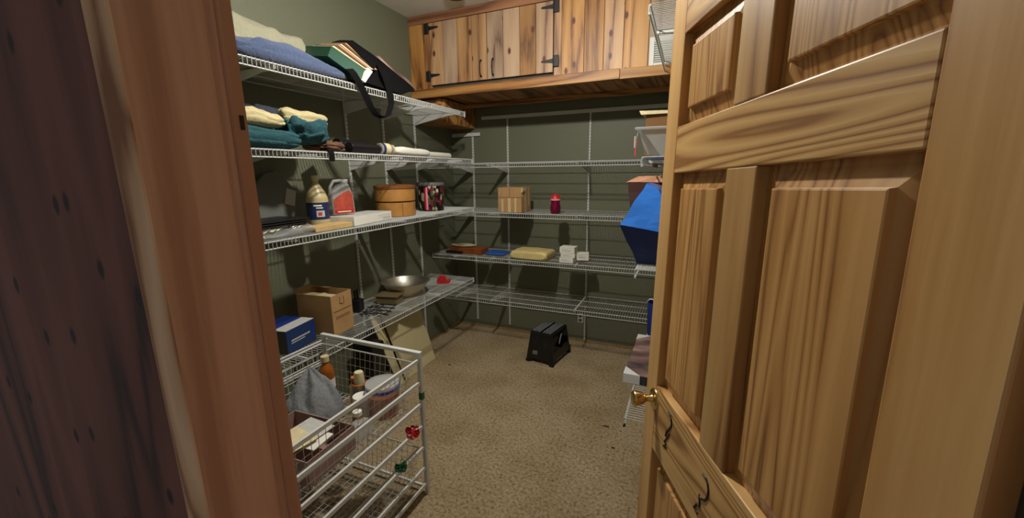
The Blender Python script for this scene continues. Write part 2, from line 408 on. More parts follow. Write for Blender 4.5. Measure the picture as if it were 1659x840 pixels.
for (a0, a1), (b0, b1) in zip(rails[:-1], rails[1:]):
    stick(uM0, uM1, a1, b0, 'mullion', 'door_v')
    for x0, x1 in ((uL1, uM0), (uM1, uR0)):
        mb = MB(); z0, z1 = a1, b0
        lv = [(0.0, .023), (.010, .0225), (.038, .0145), (.0392, .0065), (.042, .0055)]
        vs = []; fs = []
        for ins, dep in lv: vs += [(x0+ins, dep, z0+ins), (x1-ins, dep, z0+ins), (x1-ins, dep, z1-ins), (x0+ins, dep, z1-ins)]
        for i in range(len(lv)-1):
            for k in range(4): k2 = (k+1) % 4; fs.append((i*4+k, i*4+k2, i*4+4+k2, i*4+4+k))
        e = len(vs)-4; fs.append((e, e+1, e+2, e+3))
        q = len(vs); vs += [(x0, .028, z0), (x1, .028, z0), (x1, .028, z1), (x0, .028, z1)]
        fs.append((q+3, q+2, q+1, q))
        for k in range(4): k2 = (k+1) % 4; fs.append((q+k, q+k2, k2, k))
        mb.add(vs, fs).build('panel', 'door_p', door)
rot = Matrix.Rotation(R(90), 4, 'X')
def knob_at(s):
    Mx = Matrix.Translation((-.006, 0 if s < 0 else T, .906)) @ (Matrix.Rotation(R(90), 4, 'X') if s < 0 else Matrix.Rotation(R(-90), 4, 'X'))
    kn = MB().lathe([(0, .024), (.009, .024), (.010, .028), (.015, .033), (.020, .044), (.0225, .056), (.0225, .061), (.019, .065), (.011, .067), (0, .067)], 28, Mx, cap=False).build('knob', 'brass', door, smooth=True)
    kn['label'] = 'polished brass knob'
    MB().lathe([(0, 0), (.030, 0), (.030, .003), (.026, .007), (.013, .009), (.010, .014), (.009, .027), (0, .027)], 28, Mx, cap=False).build('rosette', 'brass', kn, smooth=True)
knob_at(-1); knob_at(1)
sq1 = [(0.0959, 0.9228), (.111, .922), (0.1184, 0.9158), (.122, .905), (0.1197, 0.8963), (.108, .880), (0.096, 0.8676), (0.0907, 0.8509), (0.0998, 0.8496), (0.1139, 0.8709), (.10, .849), (0.086, 0.8308), (0.1006, 0.8321), (0.0803, 0.8146), (0.1028, 0.8215)]
sq2 = [(0.298, 0.8967), (.313, .897), (0.3217, 0.8907), (.327, .880), (0.3263, 0.8678), (.322, .855), (0.315, 0.8459), (0.3002, 0.8383), (0.2934, 0.8427), (0.2987, 0.8167), (0.2872, 0.8144), (0.2746, 0.7951), (0.2932, 0.7948)]
for sq in (sq1, sq2):
    sqo = MB().tube([(u, -.0004, v) for u, v in sq], .0028, 6).build('squiggle_mark', 'near_black', door); sqo['label'] = 'black squiggle on the lock rail'  # thin near-black curves laid flat on the rail
for zc in (.28, 1.05, 1.8):
    MB().tube([(uR1+.005, T+.004, zc-.045), (uR1+.005, T+.004, zc+.045)], .006, 10).build('hinge', 'brass', door)

# ------------------------------------------------------------------ wall cabinet over the back shelves
YC = 2.943
cab = thing('wall_cabinet', 'knotty pine wall cabinet with black strap hinges under the ceiling', 'cabinet', (0, 0, 0))
zb, zt = 2.215, ZC-.001
B(XL+.001, XR-.002, YC+.02, YB-.001, 2.165, zt).build('carcass', 'pine_under', cab)
B(XL+.001, XR-.002, YC-.012, YC+.02, 2.696, zt).build('top_rail', 'pine_red', cab, bevel=.002)
B(XL+.001, -2.022, YC-.004, YC+.02, zb, 2.696).build('end_stile', 'pine', cab, bevel=.002)
B(-2.020, -1.955, YC+.0, YC+.02, zb, 2.696).build('stile', 'pine', cab, bevel=.002)
B(-.938, -.885, YC, YC+.02, zb, 2.696).build('stile', 'pine', cab, bevel=.002)
B(-1.955, -.938, YC+.012, YC+.02, zb, 2.696).build('back_board', 'slot_dark', cab)
for x0, x1 in ((-.883, -.727), (-.725, -.595), (-.593, -.467), (-.465, -.31), (-.308, -.16), (-.158, .0), (.002, .15), (.152, XR-.002)):
    B(x0, x1, YC-.004+random.uniform(-.0015, .0015), YC+.02, zb-.005, 2.696).build('plank', 'pine', cab, bevel=.0025)
def cab_door(xs, hinge_x, sgn, hx):
    dr = MB().box(xs[0]+.04, xs[-1]-.04, YC+.006, YC+.012, 2.27, 2.65).build('door', 'pine_under', cab); dr['label'] = 'plank cabinet door with two black hinges'
    for x0, x1 in zip(xs[:-1], xs[1:]):
        B(x0+.0018, x1-.0018, YC-.014, YC+.006, 2.238, 2.690).build('plank', 'pine', dr, bevel=.002)
    for zc in (2.653, 2.310):
        hg = MB().box(min(hinge_x, hinge_x-sgn*.036), max(hinge_x, hinge_x-sgn*.036), YC-.019, YC-.0135, zc-.036, zc+.036)
        hg.prism([(hinge_x+sgn*.004, zc-.016), (hinge_x+sgn*.03, zc-.011), (hinge_x+sgn*.085, zc-.005), (hinge_x+sgn*.093, zc), (hinge_x+sgn*.085, zc+.007), (hinge_x+sgn*.03, zc+.011), (hinge_x+sgn*.004, zc+.016)], YC-.019, YC-.0145, 'y')
        hg.tube([(hinge_x, YC-.020, zc-.036), (hinge_x, YC-.020, zc+.036)], .005, 8)
        h = hg.build('strap_hinge', 'black_iron', dr); h['label'] = 'black iron strap hinge'
    p = MB().tube([(hx, YC-.014, 2.375), (hx, YC-.03, 2.365), (hx, YC-.037, 2.34), (hx, YC-.038, 2.318), (hx, YC-.037, 2.296), (hx, YC-.03, 2.272), (hx, YC-.014, 2.262)], [.008, .005, .0045, .006, .0045, .005, .008], 8)
    h = p.build('handle', 'black_iron', dr, smooth=True); h['label'] = 'black iron pull'
cab_door([-1.953, -1.83, -1.706, -1.58, -1.455], -1.958, 1, -1.505)
cab_door([-1.452, -1.322, -1.191, -1.069, -.942], -.937, -1, -1.405)
B(XL+.001, -.48, YC-.022, YC+.02, 2.148, 2.2145).build('ledge', 'pine_ledge', cab, bevel=.003)
B(-.478, XR-.002, YC-.024, YC+.02, 2.146, 2.2095).build('ledge', 'pine_ledge', cab, bevel=.003)
x = XL+.27
while x < XR-.05:
    x1 = min(x+.135, XR-.004); B(x, x1-.003, YC+.021, 3.43, 2.152, 2.165).build('soffit_board', 'pine_under', cab, bevel=.002); x += .135
B(-1.888, XR-.004, 3.34, 3.385, 2.118, 2.1515).build('batten', 'pine_ledge', cab, bevel=.002)
# boxed-in end under the cabinet at the left
B(XL+.001, -1.89, 3.008, YB-.001, 1.958, 2.147).build('boxed_end', 'pine_ledge', cab, bevel=.003)
B(-1.955, -1.915, 2.99, 3.0075, 2.10, 2.1475).build('corner_block', 'pine_ledge', cab, bevel=.002)
vt = thing('air_vent', 'white square air register on the pine planks beside the door', 'vent', (-.30, YC-.008, 2.19))
fr = MB().box(0, .03, -.012, 0, .005, .187).box(.185, .215, -.012, 0, .005, .187).box(.03, .185, -.012, 0, .005, .035).box(.03, .185, -.012, 0, .157, .187)
fr.build('frame', 'vent_white', vt, bevel=.003)
B(.03, .185, -.004, -.0005, .035, .157).build('backing', 'vent_grey', vt)
for k in range(9):
    zc = .043+k*.0132
    MB().hexa([(.03, -.011, zc-.004), (.185, -.011, zc-.004), (.185, -.005, zc+.003), (.03, -.005, zc+.003), (.03, -.010, zc-.003), (.185, -.010, zc-.003), (.185, -.004, zc+.004), (.03, -.004, zc+.004)]).build('louver', 'vent_white', vt)
cf = thing('ceiling_fixture', 'dark round fixture on the ceiling in front of the pine cabinet', 'fixture', (-1.57, 2.70, ZC))
MB().lathe([(0, 0), (.072, 0), (.072, -.014), (.064, -.03), (.03, -.036), (0, -.036)], 32, cap=False).build('cover', 'fixture_dark', cf, smooth=True)
MB().lathe([(0, 0), (.085, 0), (.085, -.006), (0, -.006)], 32, cap=False).build('base_plate', 'vent_white', cf)

# ------------------------------------------------------------------ wire shelves and standards
def standard(side, p, z0, z1, label, group):
    """slotted upright. side: 'L' on left wall (p = y), 'B' on back wall (p = x), 'R' on right wall"""
    if side == 'L': t = thing('shelf_standard', label, 'shelf track', (XL+.0005, p, z0), R(-90), group)
    elif side == 'B': t = thing('shelf_standard', label, 'shelf track', (p, YB-.0005, z0), R(180), group)
    H = z1-z0
    MB().box(-.0085, .0085, 0, .012, 0, H).build('channel', 'white_metal', t, bevel=.002)
    s = MB(); k = .02
    while k < H-.02:
        for e in (-.0045, .0045): s.box(e-.0014, e+.0014, .0118, .0123, k, k+.014)
        k += .0254
    so = s.build('slots', 'slot_dark', t); so['kind'] = 'stuff'
def wire_shelf(side, z, s0, s1, depth, brackets, label, trim0=0, group='white wire shelves', pitch=.0195):
    """side L: along +y on left wall; B: along +x on back wall; R: along +y on right wall. local x along, y = out from wall"""
    Ln = s1-s0
    if side == 'L': t = thing('wire_shelf', label, 'shelf', (XL, s1, z), R(-90), group); fl = lambda s: s1-s
    elif side == 'B': t = thing('wire_shelf', label, 'shelf', (s1, YB, z), R(180), group); fl = lambda s: s1-s
    else: t = thing('wire_shelf', label, 'shelf', (XR, s0, z), R(90), group); fl = lambda s: s-s0
    # local frame for all three: x runs along the wall, +y comes out of the wall
    g = .016
    MB().tube([(0, g, -.004), (Ln, g, -.004)], .0032, 6).build('back_rod', 'white_wire', t)
    for f in (.36, .70): MB().tube([(0, g+(depth-g)*f, -.004), (Ln, g+(depth-g)*f, -.004)], .003, 6).build('support_rod', 'white_wire', t)
    MB().tube([(0, depth-.002, -.004), (Ln, depth-.002, -.004)], .0034, 6).build('front_rod', 'white_wire', t)
    MB().tube([(0, depth, -.036), (Ln, depth, -.036)], .0034, 6).build('lip_rod', 'white_wire', t)
    s = MB(); x = .004
    while x < Ln:
        s.tube([(x, g-.003, 0), (x, depth+.001, 0), (x, depth+.003, -.004), (x, depth+.003, -.037)], .0016, 4); x += pitch
    c = s.build('cross_wires', 'white_wire', t); c['kind'] = 'stuff'
    for p in brackets:
        x = fl(p)
        b_ = MB().prism([(.012, -.008), (depth-.004, -.008), (depth-.004, -.022), (depth*.75, -.030), (.06, -.078), (.012, -.088)], x-.006, x-.003, 'x')
        b_.prism([(.012, -.008), (depth-.004, -.008), (depth-.004, -.022), (depth*.75, -.030), (.06, -.078), (.012, -.088)], x+.003, x+.006, 'x')
        b_.box(x-.006, x+.006, .0125, depth-.004, -.010, -.0075)
        b_.build('bracket', 'white_metal', t)
    for x in (0, Ln):
        if side == 'R': MB().tube([(x-.008, depth, -.036), (x+.008, depth, -.036)], .0055, 8).build('end_cap', 'black_plastic' if z < 1 else 'white_metal', t)
        else: MB().box(x-.003, x+.003, depth-.006, depth+.006, -.041, .003).build('end_cap', 'white_metal', t, bevel=.001)
    return t
LT = [1.35, 2.18, 2.545, 2.935]; BT = [-1.918, -1.557, -.80, -.10]
DL = XL+2.15+.45; DB = .43
ZS = dict(s1=2.03, s2=1.665, s3=1.262, s4=.645, b1=1.632, b2=1.222, b3=.828, b4=.448)
wire_shelf('L', ZS['s1'], .95, 3.00, DL, LT, 'white wire shelf, topmost on the left wall, carrying the blue blanket')
wire_shelf('L', ZS['s2'], .95, 3.10, DL, LT, 'white wire shelf on the left wall holding folded teal and cream cloths')
wire_shelf('L', ZS['s3'], .95, 3.10, DL, LT, 'white wire shelf on the left wall holding bottles, bamboo steamer and tin')
wire_shelf('L', ZS['s4'], .95, 3.06, DL, LT, 'white wire shelf, lowest on the left wall, holding the steel bowl')
wire_shelf('B', ZS['b1'], XL+.01, XR-.01, DB, BT, 'white wire shelf, empty and topmost on the back wall')
wire_shelf('B', ZS['b2'], XL+.01, XR-.01, DB, BT, 'white wire shelf on the back wall with carton and wine-red bottle')
wire_shelf('B', ZS['b3'], XL+.01, XR-.01, DB, BT, 'white wire shelf on the back wall with padded envelope and white boxes')
wire_shelf('B', ZS['b4'], XL+.01, XR-.01, DB, BT, 'white wire shelf, empty and lowest on the back wall')
XLIP = .5
wire_shelf('R', 2.205, 1.88, 3.04, XLIP, [2.2, 2.8], 'white wire shelf, topmost on the right wall, beside the air register')
wire_shelf('R', 1.610, 1.90, 3.04, XLIP, [2.05, 2.8], 'white wire shelf on the right wall under the clear bin')
wire_shelf('R', 1.115, 1.87, 3.04, XLIP, [2.3, 2.8], 'white wire shelf on the right wall under the blue bag')
wire_shelf('R', .440, 1.74, 3.04, XLIP, [2.3, 2.8], 'white wire shelf, lowest on the right wall, under the canvas prints')
for y_, zb0, lb in ((2.18, .45, 'nearest the folded cloths'), (2.545, .45, 'in the middle behind the bamboo steamer'), (2.935, .08, 'nearest the back corner')):
    standard('L', y_, zb0, 2.12, 'white slotted shelf track on the left wall, '+lb, 'left wall shelf tracks')
for x_, z0, z1, lb in ((-1.918, .075, 1.90, 'nearest the left corner'), (-1.557, .06, 2.045, 'behind the small carton'), (-.80, .0, 2.035, 'right of the white box stack')):
    standard('B', x_, z0, z1, 'white slotted shelf track on the back wall, '+lb, 'back wall shelf tracks')
t = thing('hanging_rail', 'long white hang rail high on the back wall under the cabinet', 'rail', (0, YB-.0005, 2.045))
MB().box(-1.82, XR-.01, -.009, 0, -.014, .016).build('rail', 'white_metal', t, bevel=.002)
for x_ in (-1.7, -1.2, -.5): MB().lathe([(0, 0), (.005, 0), (.004, .003), (0, .003)], 10, Matrix.Translation((x_, -.009, .002)) @ Matrix.Rotation(R(90), 4, 'X'), cap=False).build('screw', 'steel', t)
t = thing('hanging_rail', 'short white hang rail under the boxed wooden end near the corner', 'rail', (0, YB-.0005, 1.905))
MB().box(XL+.012, -1.835, -.016, -.0128, -.016, .016).build('rail', 'white_metal', t, bevel=.002)
MB().box(XL+.012, XL+.03, -.0128, 0, -.016, .016).build('standoff', 'white_metal', t)
t = thing('wall_outlet', 'small ivory outlet plate low on the back wall beside a track', 'outlet', (-.845, YB-.0005, .225))
B(-.026, .026, -.005, 0, -.045, .045).build('cover_plate', 'outlet_ivory', t, bevel=.002)
for zc in (-.02, .02): B(-.014, .014, -.0062, -.005, zc-.013, zc+.013).build('socket', 'slot_dark', t)

# ------------------------------------------------------------------ objects : left wall, top shelf
z1 = ZS['s1']+.002
def soft(name, mat, label, cat, loc, a, b, h, seed, rz=0, **k):
    o = MB().blob(a, b, h, seed, **k).build(name, mat, smooth=True); o.location = loc; o.rotation_euler.z = rz
    return tag(o, label, cat)
soft('blanket', 'cream_fleece', 'cream fleece blanket folded at the back of the top left shelf', 'blanket', (-2.04, 1.48, z1), .085, .34, .285, 3, e=.5, amp=.16, freq=6)
bl = MB().blob(.11, .345, .10, 5, e=.5, amp=.30, freq=6, nu=96, nv=30, stretch=(2.2, .7, 1.6), layers=2)
bl.v = [(x, y, zz*(1-.28*max(0, (y+.05)/.4))) for x, y, zz in bl.v]
o = bl.build('blanket', 'blue_blanket', smooth=True); o.location = (-1.835, 1.52, z1); tag(o, 'slate blue blanket folded along the edge of the top left shelf', 'blanket')
soft('folded_cloth', 'navy_cloth', 'dark navy cloth bundled beside the door jamb on the top shelf', 'cloth', (-1.75, 1.075, z1), .085, .085, .15, 8, e=.6, amp=.25, freq=9)
# tote with binder and papers, propped on the end of the blue blanket
def atX(px, py, X): d_ = ray(px, py); return Vector((0, 0, CAMH))+d_*(X/d_.x)
tb = thing('tote_bag', 'black tote bag spilling a green binder and papers on the top shelf', 'bag', (-1.80, 2.1, z1))
tbo = Vector(tb.location)
W_ = Vector((-.20, .015, .03))
def quad_body(q, wv, name, mat, amp=0, seed=1):
    q = [Vector(p)-tbo for p in q]; vs = [tuple(p) for p in q]+[tuple(p+wv) for p in q]
    fs = [(3, 2, 1, 0), (4, 5, 6, 7), (0, 1, 5, 4), (1, 2, 6, 5), (2, 3, 7, 6), (3, 0, 4, 7)]
    if amp: return crumple(vs, fs, name, mat, tb, amp, seed, zmin=-9)
    return MB().add(vs, fs).build(name, mat, tb)
def crumple(vs, fs, name, mat, par, amp=.012, seed=0, zmin=.0008):
    o = MB().add(vs, fs).build(name, mat, par)
    me = o.data; bm = bmesh.new(); bm.from_mesh(me)
    bmesh.ops.delete(bm, geom=[v for v in bm.verts if not v.link_faces], context='VERTS')
    bmesh.ops.subdivide_edges(bm, edges=bm.edges[:], cuts=6, use_grid_fill=True)
    for v in bm.verts:
        p = v.co*9+Vector((seed, seed*2, 0)); v.co += Vector((noise.noise(p), noise.noise(p+Vector((9, 1, 3))), noise.noise(p+Vector((2, 7, 5)))*.6))*amp
        v.co.z = max(v.co.z, zmin)
    bm.to_mesh(me); bm.free()
    sd = o.modifiers.new('solid', 'SOLIDIFY'); sd.thickness = .0015
    return o
G0, G1, G2, G3 = atX(537, 75, -1.80), atX(591, 112, -1.70), atX(585, 130, -1.69), atX(531, 91, -1.79)
T0, T1 = atX(562, 69, -1.86), atX(612, 113, -1.74)
g = quad_body([G3, G2, G1, G0], W_, 'binder', 'green_board'); g['label'] = 'green binder'
for k in range(6):
    f0, f1 = k/6+.02, (k+1)/6-.03; j0 = Vector((-.006*random.random(), .008*random.random(), 0))
    quad_body([G0.lerp(T0, f0)+j0, G1.lerp(T1, f0)+j0, G1.lerp(T1, f1)+j0, G0.lerp(T0, f1)+j0], W_*.8, 'papers', ['paper_cream', 'brown_cloth', 'brown_paper', 'paper_cream', 'brown_cloth', 'brown_paper'][k], 0)
quad_body([atX(587, 130, -1.69), atX(597, 110, -1.695), atX(604, 116, -1.695), atX(592, 134, -1.69)], W_*.3, 'white_sheet', 'paper_white')
quad_body([atX(594, 134, -1.70), atX(652, 153.5, -1.695), atX(674, 147, -1.72), atX(610, 96, -1.82)], W_*.9, 'bag_body', 'black_cloth', .012, 3)
quad_body([T0, atX(605, 114, -1.735), atX(612, 95, -1.82), atX(572, 66, -1.89)], W_*.6, 'bag_mouth', 'black_cloth', .007, 6)
quad_body([atX(612, 94, -1.83), atX(673, 145, -1.735), atX(671, 139, -1.76), atX(614, 91, -1.86)], W_*.6, 'patterned_flap', 'canvas_picture', .008, 9)
sp = [atX(*p) for p in ((566, 112, -1.72), (572, 118, -1.685), (580, 131, -1.674), (591, 152, -1.672), (600, 172, -1.672), (609, 186, -1.672), (620, 191, -1.672), (629, 186, -1.672), (634, 168, -1.672), (631, 146, -1.674), (624, 124, -1.685), (613, 102, -1.79))]
MB().ribbon([p-tbo for p in sp], (.020, .030, .006), .004).build('strap', 'black_cloth', tb, smooth=True)

# ------------------------------------------------------------------ left wall, second shelf
z2 = ZS['s2']+.002
def folded(mat, label, loc, a, b, layers, h, seed, rz=0, amp=.2, e=.5, st=(2.4, .8, 1.5), freq=7):
    o = MB().blob(a, b, h, seed, e=e, amp=amp, freq=freq, nu=96, nv=30, layers=layers, stretch=st).build('folded_cloth', mat, smooth=True)
    o.location = loc; o.rotation_euler.z = rz
    return tag(o, label, 'cloth')
folded('teal_cloth', 'teal cloth folded flat nearest the jamb on the second shelf', (-1.80, 1.28, z2), .10, .205, 3, .095, 21, amp=.22)
folded('cream_cotton', 'cream cloth lying on the flat teal cloth beside the jamb', (-1.79, 1.215, z2+.090), .095, .19, 2, .075, 27, amp=.28, rz=R(4))
folded('navy_cloth', 'black cloth squeezed between the two cream cloths', (-1.935, 1.425, z2), .10, .10, 2, .215, 31, amp=.12)
folded('brown_cloth', 'brown cloth crumpled at the end of the cloth pile', (-1.80, 1.675, z2), .10, .10, 2, .062, 45, amp=.5, e=.7)
folded('teal_cloth', 'teal cloth bunched under the larger cream cloth', (-1.79, 1.52, z2+.030), .09, .105, 2, .115, 36, amp=.36, e=.75, freq=10)
folded('cream_cotton', 'larger cream cloth draped over the bunched teal cloth', (-1.885, 1.595, z2+.115), .085, .145, 2, .09, 41, amp=.26)
o = MB().ribbon([(-1.75, 1.60, z2+.01), (-1.70, 1.60, z2+.012), (-1.690, 1.602, z2+.002), (-1.689, 1.603, z2-.02), (-1.690, 1.604, z2-.05)], (0, .03, 0), .004).build('cloth_strap', 'black_cloth', smooth=True); tag(o, 'short black strap hanging over the lip of the second shelf', 'strap')
o = MB().add([(-.055, -.03, 0), (.055, -.03, 0), (.05, .035, 0), (-.05, .03, 0), (-.05, -.03, .006), (.055, -.035, .004), (.03, .06, .075), (-.03, .05, .07)], [(3, 2, 1, 0), (4, 5, 6, 7), (0, 1, 5, 4), (1, 2, 6, 5), (2, 3, 7, 6), (3, 0, 4, 7)]).build('paper_bag', 'paper_cream'); o.location = (-1.945, 1.80, z2+.004); tag(o, 'pale folded paper propped behind the black tubes', 'paper')
def can_lying(name, label, loc, r, ln, rz, mat, capmat, cat='tube'):
    t = thing(name, label, cat, loc, rz)
    Mx = Matrix.Translation((0, 0, r)) @ Matrix.Rotation(R(-90), 4, 'X')
    MB().lathe([(0, 0), (r*.94, 0), (r, .004), (r, ln-.004), (r*.94, ln), (0, ln)], 28, Mx, cap=False).build('barrel', mat, t, smooth=True)
    MB().lathe([(0, ln), (r*.86, ln), (r*.86, ln+.006), (0, ln+.006)], 28, Mx, cap=False).build('end_cap', capmat, t, smooth=True)
    return t
can_lying('mailing_tube', 'thick black tube lying on the second shelf, front of the pair', (-1.755, 1.79, z2), .030, .25, R(4), 'black_plastic', 'black_iron')
can_lying('mailing_tube', 'thick black tube lying behind and above the front tube', (-1.845, 1.79, z2), .042, .25, R(2), 'black_plastic', 'black_iron')
jr = thing('glass_jar', 'clear jar with blue and cream label lying beside the black tubes', 'jar', (-1.78, 2.06, z2), R(-6))
Mx = Matrix.Translation((0, 0, .036)) @ Matrix.Rotation(R(-90), 4, 'X')
MB().lathe([(0, 0), (.034, 0), (.036, .006), (.036, .075), (.028, .092), (.027, .10), (0, .10)], 26, Mx, cap=False).build('body', 'cloudy_plastic', jr, smooth=True)
MB().lathe([(.0364, .012), (.0364, .030)], 26, Mx, cap=False).build('label_band', 'label_blue', jr, smooth=True)
MB().lathe([(.0364, .034), (.0364, .072)], 26, Mx, cap=False).build('label_band', 'paper_cream', jr, smooth=True)
MB().lathe([(0, .10), (.029, .10), (.029, .112), (0, .112)], 26, Mx, cap=False).build('lid', 'cardboard_tape', jr, smooth=True)
o = MB().blob(.065, .19, .055, 52, e=.5, amp=.12, freq=7).build('rolled_bag', 'paper_white', smooth=True); o.location = (-1.785, 2.375, z2); tag(o, 'flattened white plastic roll lying right of the jar', 'roll')
def paper_roll(label, loc, r, ln, rz):
    t = thing('paper_roll', label, 'roll', loc, rz)
    Mx = Matrix.Translation((0, 0, r)) @ Matrix.Rotation(R(-90), 4, 'X')
    MB().lathe([(r*.55, 0), (r, 0), (r, ln), (r*.55, ln)], 22, Mx, cap=False).build('paper', 'paper_white', t, smooth=True)
    MB().lathe([(r*.55, ln), (r*.5, ln), (r*.5, 0), (r*.55, 0)], 22, Mx, cap=False).build('core', 'cardboard', t, smooth=True)
paper_roll('long white paper roll at the far end of the second shelf', (-1.80, 2.48, z2), .022, .46, R(3))
o = MB().blob(.10, .22, .022, 57, e=.35, amp=.3, freq=8).build('plastic_sheet', 'cloudy_plastic', smooth=True); o.location = (-1.80, 2.73, z2-.001); o.location.x = -1.93; tag(o, 'flat clear plastic sheet beside the long paper roll', 'sheet')

# ------------------------------------------------------------------ left wall, third shelf
z3 = ZS['s3']+.002
gb = thing('plastic_sleeve', 'dark grey plastic sleeve leaning on the wall with a white tag', 'sleeve', (-2.04, 1.55, z3), 0)
pf = [(-.20, 0), (.145, 0), (.14, .08), (.105, .22), (.055, .30), (.01, .318), (-.05, .30), (-.15, .20), (-.2, .1)]
MB().prism(pf, -.012, .012, 'x').build('sleeve', 'grey_plastic', gb, bevel=.008)
gb.rotation_euler = (0, R(-9), 0)
B(.0125, .0135, -.03, .03, -.045, .045).build('paper_tag', 'label_grey', gb, bevel=.0004)
tg = [c for c in gb.children if c.name.startswith('paper_tag')][0]; tg.location = (0, .075, .165); tg.rotation_euler.x = R(-20)
tr = thing('baking_tray', 'black shallow trays stacked beside the jamb on the third shelf', 'tray', (-1.90, 1.35, z3+.044), R(5))
for k in range(3):
    MB().prism([(-.10, -.17), (.10, -.17), (.11, .17), (-.11, .17)], k*.011, k*.011+.006, 'z').build('tray', 'black_plastic', tr, bevel=.002)
pb = thing('clear_pouch', 'crinkled clear pouch of metal clips lying under the black trays', 'pouch', (-1.80, 1.33, z3))
MB().blob(.085, .19, .034, 61, e=.5, amp=.35, freq=12).build('pouch', 'clear_plastic', pb, smooth=True)
for k in range(16):
    x_, y_ = random.uniform(-.05, .06), random.uniform(-.14, .15)
    c = [(x_+.012*math.cos(q), y_+.018*math.sin(q), .036+.004*math.sin(q*2)) for q in [i*math.pi/5 for i in range(10)]]
    MB().tube(c, .0022, 5, closed=True).build('clip', 'steel', pb, smooth=True)
MB().box(.0, .012, -.195, -.185, .01, .06).build('bracket_piece', 'white_metal', pb)
bt = thing('gallon_bottle', 'cream gallon bottle with a dark blue label on the third shelf', 'bottle', (-1.865, 1.655, z3))
bt.location.z += .0
MB().lathe([(0, 0), (.066, 0), (.072, .006), (.072, .155), (.068, .168), (.058, .190), (.040, .216), (.022, .238), (.019, .246), (.019, .262), (0, .262)], 32, cap=False).build('body', 'milky_plastic', bt, smooth=True)
MB().lathe([(0, .255), (.023, .255), (.023, .280), (.021, .283), (0, .283)], 24, cap=False).build('cap', 'panel_cream', bt, smooth=True)
lb = MB().lathe([(.0726, .045), (.0726, .138)], 32, cap=False).build('label_wrap', 'label_blue', bt, smooth=True)
for k, (a0, a1, q0, q1, mt) in enumerate([(-62, -20, .118, .126, 'paper_white'), (-50, -15, .106, .112, 'paper_white'), (-50, -8, .060, .094, 'label_grey'), (-42, -22, .066, .086, 'label_red')]):
    vs = []; nseg = 6; fs = []
    for i in range(nseg+1):
        q = R(a0+(a1-a0)*i/nseg); rr = .0730+k*.0002; vs += [(rr*math.cos(q), rr*math.sin(q), q0), (rr*math.cos(q), rr*math.sin(q), q1)]
    fs = [(2*i, 2*i+2, 2*i+3, 2*i+1) for i in range(nseg)]
    MB().add(vs, fs).build('label_print', mt, lb, smooth=True)
jg = thing('handled_jug', 'clear handled jug with an orange-red label beside the cream bottle', 'jug', (-1.875, 1.815, z3+.0532), R(-20)); jg.scale = (.9, .88, .93)
MB().prism([(-.075, 0), (.075, 0), (.078, .02), (.074, .12), (.055, .175), (.045, .20), (.02, .20), (-.02, .185), (-.075, .14)], -.035, .035, 'x').build('body', 'cloudy_plastic', jg, bevel=.014, seg=3)
MB().tube([(0, -.068, .13), (0, -.066, .175), (0, -.040, .212), (0, .005, .215), (0, .03, .20)], .010, 10).build('handle', 'cloudy_plastic', jg, smooth=True)
MB().lathe([(0, .198), (.019, .198), (.019, .222), (0, .222)], 20, Matrix.Translation((0, .035, 0)), cap=False).build('cap', 'label_grey', jg, smooth=True)
lb = MB().prism([(-.066, .012), (.066, .012), (.062, .13), (.045, .155), (-.0, .14), (-.066, .10)], .0352, .0362, 'x').build('label_face', 'label_red', jg)
B(.0363, .0368, -.064, .064, .012, .036).build('label_band', 'label_crimson', lb)
B(.0369, .0372, -.045, .045, .020, .028).build('label_print', 'panel_cream', lb)
o = B(-.05, .05, -.125, .125, 0, .026).build('wood_block', 'raw_wood', bevel=.002); o.location = (-1.775, 1.61, z3); tag(o, 'plain pale wood block lying in front of the cream bottle', 'block')
bt.location = (-1.90, 1.666, z3); bt.scale = (.80, .80, 1)
wb = thing('flat_carton', 'flat white carton with a printed end before the bamboo steamer', 'box', (-1.845, 1.985, z3), R(8))
B(-.09, .09, -.255, .13, 0, .052).build('carton', 'paper_white', wb, bevel=.002)
B(-.089, .089, -.254, .129, .0521, .0526).build('lid_seam', 'label_grey', wb)
for q0, q1, r0, r1, mt in ((-.02, .115, .034, .038, 'label_grey'), (-.01, .09, .024, .027, 'label_grey'), (.03, .115, .010, .022, 'label_grey')):
    B(.0901, .0904, q0, q1, r0, r1).build('print_mark', mt, wb)
sm = thing('bamboo_steamer', 'two-tier round bamboo steamer with a lid on the third shelf', 'steamer', (-1.905, 2.335, z3))
MB().lathe([(.132, 0), (.136, .002), (.136, .092), (.132, .094), (.120, .094), (.120, .01), (0, .01)], 48, cap=False).build('lower_tier', 'bamboo', sm, smooth=True)
MB().lathe([(.126, .094), (.130, .096), (.130, .101), (.126, .103)], 48, cap=False).build('seam_ring', 'bamboo_dark', sm, smooth=True)
MB().lathe([(.134, .103), (.138, .105), (.138, .186), (.134, .190), (.122, .190)], 48, cap=False).build('upper_tier', 'bamboo', sm, smooth=True)
MB().lathe([(.139, .186), (.142, .188), (.142, .204), (.137, .208), (.10, .214), (.0, .218)], 48, cap=False).build('lid', 'bamboo_dark', sm, smooth=True)
MB().box(.1365, .1380, -.002, .002, .003, .091).build('lap_joint', 'bamboo_dark', sm)
[c for c in sm.children if c.name.startswith('lap_joint')][0].rotation_euler.z = R(-32)
o = MB().blob(.03, .03, .05, 70, e=.8, amp=.15).build('paper_wad', 'paper_white', smooth=True); o.location = (-1.95, 2.535, z3); tag(o, 'small white wad between bamboo steamer and printed tin', 'wad')
tn = thing('printed_tin', 'round black tin with a colourful collage print and grey rim', 'tin', (-1.885, 2.745, z3))
MB().lathe([(0, 0), (.094, 0), (.098, .004), (.102, .195), (0, .195)], 40, cap=False).build('can', 'tin_print', tn, smooth=True)
